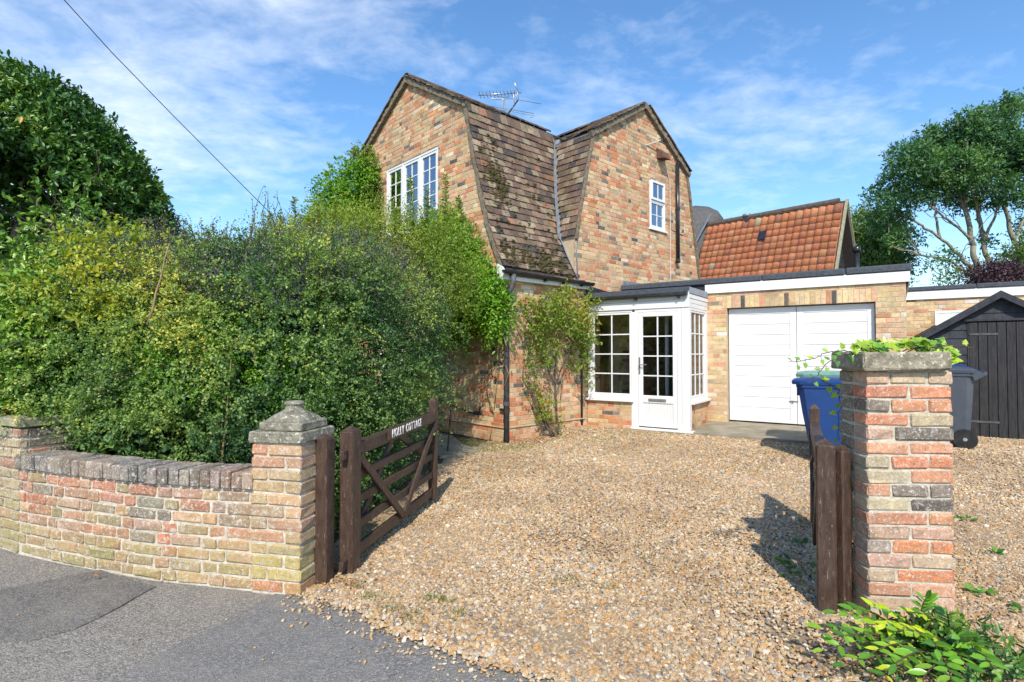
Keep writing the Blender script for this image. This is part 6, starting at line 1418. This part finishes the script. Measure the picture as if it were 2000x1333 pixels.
ivy_run([W(1720, 688, 2.9), W(1700, 680, 2.88), W(1680, 684, 2.85)], 5, .04, IY)
for k in range(8): p0 = Rp((R.uniform(0, .35), R.uniform(0, .25), 1.41)); ivy_run([p0, p0+np.array([R.uniform(-.1, .15), R.uniform(-.1, .05), .03]), p0+np.array([R.uniform(-.1, .2), R.uniform(-.15, .05), .02])], 5, .045, IY)
for k in range(120):
    p = Rp((R.uniform(.02, .47), R.uniform(-.02, .27), 1.41+R.uniform(0, .05)*R.random())); x_ = (p-Rp((0, 0, 0)))[0]; p[2] += .035*math.exp(-((x_-.27)/.13)**2)
    put_leaf(IVY[0], iv, p-ib, np.array([R.uniform(-1, 1), R.uniform(-1, .2), R.uniform(-.25, .1)]), np.array([R.uniform(-.4, .4), -.75, 1]), R.uniform(.036, .056), R.choice(IY+IG[1:2]))
for (px, py) in ((1846, 700), (1852, 706), (1862, 702), (1850, 695), (1858, 690), (1845, 690)): put_leaf(IVY[0], iv, W(px, py, 2.83)-ib, np.array([1, -.3, -.5+R.random()*.4]), np.array([.2, -1, .6]), .046, R.choice(IY))
st.build('stems', 'twig', iv)

# weeds, grass tufts, fallen leaves
def weed(label, x, y, r_, n, grp='small weeds growing in the gravel', L=.05, cols=GREENS):
    b_ = np.array((x, y, float(terr(x, y)))); t = plant('weed', label, 'weed', tuple(b_), grp)
    for k in range(n):
        a_ = R.uniform(0, 6.28); d = np.array([math.cos(a_), math.sin(a_), R.uniform(.1, .6)]); q = R.uniform(.1, 1)*r_
        put_leaf(LANCE[0], t, np.array([math.cos(a_)*q, math.sin(a_)*q*.8, .01+.03*R.random()]), d, (0, -.3, 1), L*R.uniform(.6, 1.2), tuple(c*.8 for c in R.choice(cols)), 1.5)
for (px, py, r_, n, lab) in ((1882, 1018, .07, 14, 'small green weed in the gravel level with the middle of the ivy pillar'), (1918, 1166, .09, 12, 'flat green weed on the gravel right of the pillar foot'), (1990, 1196, .06, 8, 'small weed at the right edge of the gravel'), (1568, 1112, .14, 26, 'largest dark weed clump left of the end-on gate'), (1545, 1128, .06, 8, 'small weed left of the dark weed clump'), (1560, 1065, .07, 9, 'weed in the shade halfway along the end-on gate'), (1935, 1085, .05, 6, 'tiny weed between two larger ones right of the pillar'), (1735, 865, .04, 6, 'tiny weed at the garage apron'), (1958, 866, .05, 8, 'green seedling by the shed doors')):
    Y = 1075*CAMH/(py-690); weed(lab, (px-1000)/1075*Y, Y, r_, n, L=.055 if Y < 5 else .045)
# grass tufts
def grass(name, label, cells, n):
    C = []; T = []; L = []
    for (px, py, rx, ry, k) in cells:
        Y = 1075*CAMH/(py-690); x0 = (px-1000)/1075*Y; x = x0+RN.normal(0, rx, k); y = Y+RN.normal(0, ry, k); a_ = RN.uniform(0, 6.28, k); t = np.stack([np.cos(a_)*.7, np.sin(a_)*.7, RN.uniform(.4, 1.3, k)], -1); l_ = RN.uniform(.012, .04, k)
        C.append(np.stack([x, y, terr(x, y)+.012], -1)+norm(t)*l_[:, None]*.5); T.append(t); L.append(l_)
    C = np.concatenate(C); T = np.concatenate(T); L = np.concatenate(L); o = leaf_mesh(name, C, T, RN.normal(0, 1, C.shape), L, np.full(len(C), .0035), 'l_grass', None, RN.random(len(C)), kind='stuff'); return tag(o, label, 'grass', kind='stuff')
cells = [(970, 880, .22, .18, 1400), (1010, 875, .18, .14, 900), (930, 868, .25, .12, 700), (1060, 868, .15, .2, 300), (1170, 866, .2, .2, 500), (1220, 858, .2, .12, 350), (1110, 880, .05, .04, 90), (1320, 860, .3, .06, 300), (1420, 850, .2, .08, 260), (1540, 872, .15, .2, 380), (1570, 868, .1, .2, 300), (1510, 895, .1, .12, 160), (880, 860, .3, .1, 350),
         (730, 1168, .04, .03, 110), (805, 1205, .03, .03, 90), (845, 1168, .03, .02, 80), (870, 1175, .04, .03, 80), (890, 1200, .03, .03, 80), (700, 1146, .03, .03, 60), (760, 1190, .03, .02, 70), (1700, 1310, .2, .12, 200), (1890, 1310, .22, .12, 900), (1860, 1290, .12, .1, 400), (1480, 920, .2, .2, 200), (1560, 1010, .08, .15, 120), (1110, 1135, .05, .04, 70), (1180, 1150, .06, .04, 60), (1260, 1090, .03, .03, 40), (1540, 950, .12, .12, 150)]
grass('grass_tufts', 'sparse grass tufts scattered over the gravel', cells, 0)
C = []
for (px, py, rx, ry, k) in ((1040, 862, .35, .14, 420), (1000, 868, .3, .1, 160), (1100, 856, .35, .12, 200), (1190, 850, .4, .1, 60), (690, 1100, .10, .2, 60), (760, 1040, .1, .4, 70), (660, 1140, .1, .08, 60), (1590, 1140, .2, .2, 25), (1850, 1200, .5, .3, 30), (300, 1130, .4, .04, 8), (1300, 950, 1.2, .8, 60), (1350, 850, .5, .08, 60), (1580, 900, .2, .4, 60)):
    Y = 1075*CAMH/(py-690); x = (px-1000)/1075*Y+RN.normal(0, rx, k); y = Y+RN.normal(0, ry, k); C.append(np.stack([x, y, terr(x, y)+.022+RN.uniform(0, .01, k)], -1))
C = np.concatenate(C); k = len(C); T = RN.normal(0, 1, C.shape)*[1, 1, .25]; tag(leaf_mesh('fallen_leaves', C, T, RN.normal(0, .35, C.shape)+[0, 0, 1], RN.uniform(.015, .032, k), RN.uniform(.009, .018, k), 'l_dead', None, RN.random(k), fold=.3, detail=1), 'dry brown fallen leaves below the climbing rose and along the gate', 'fallen leaves', kind='stuff')
print('objects', len(bpy.data.objects))
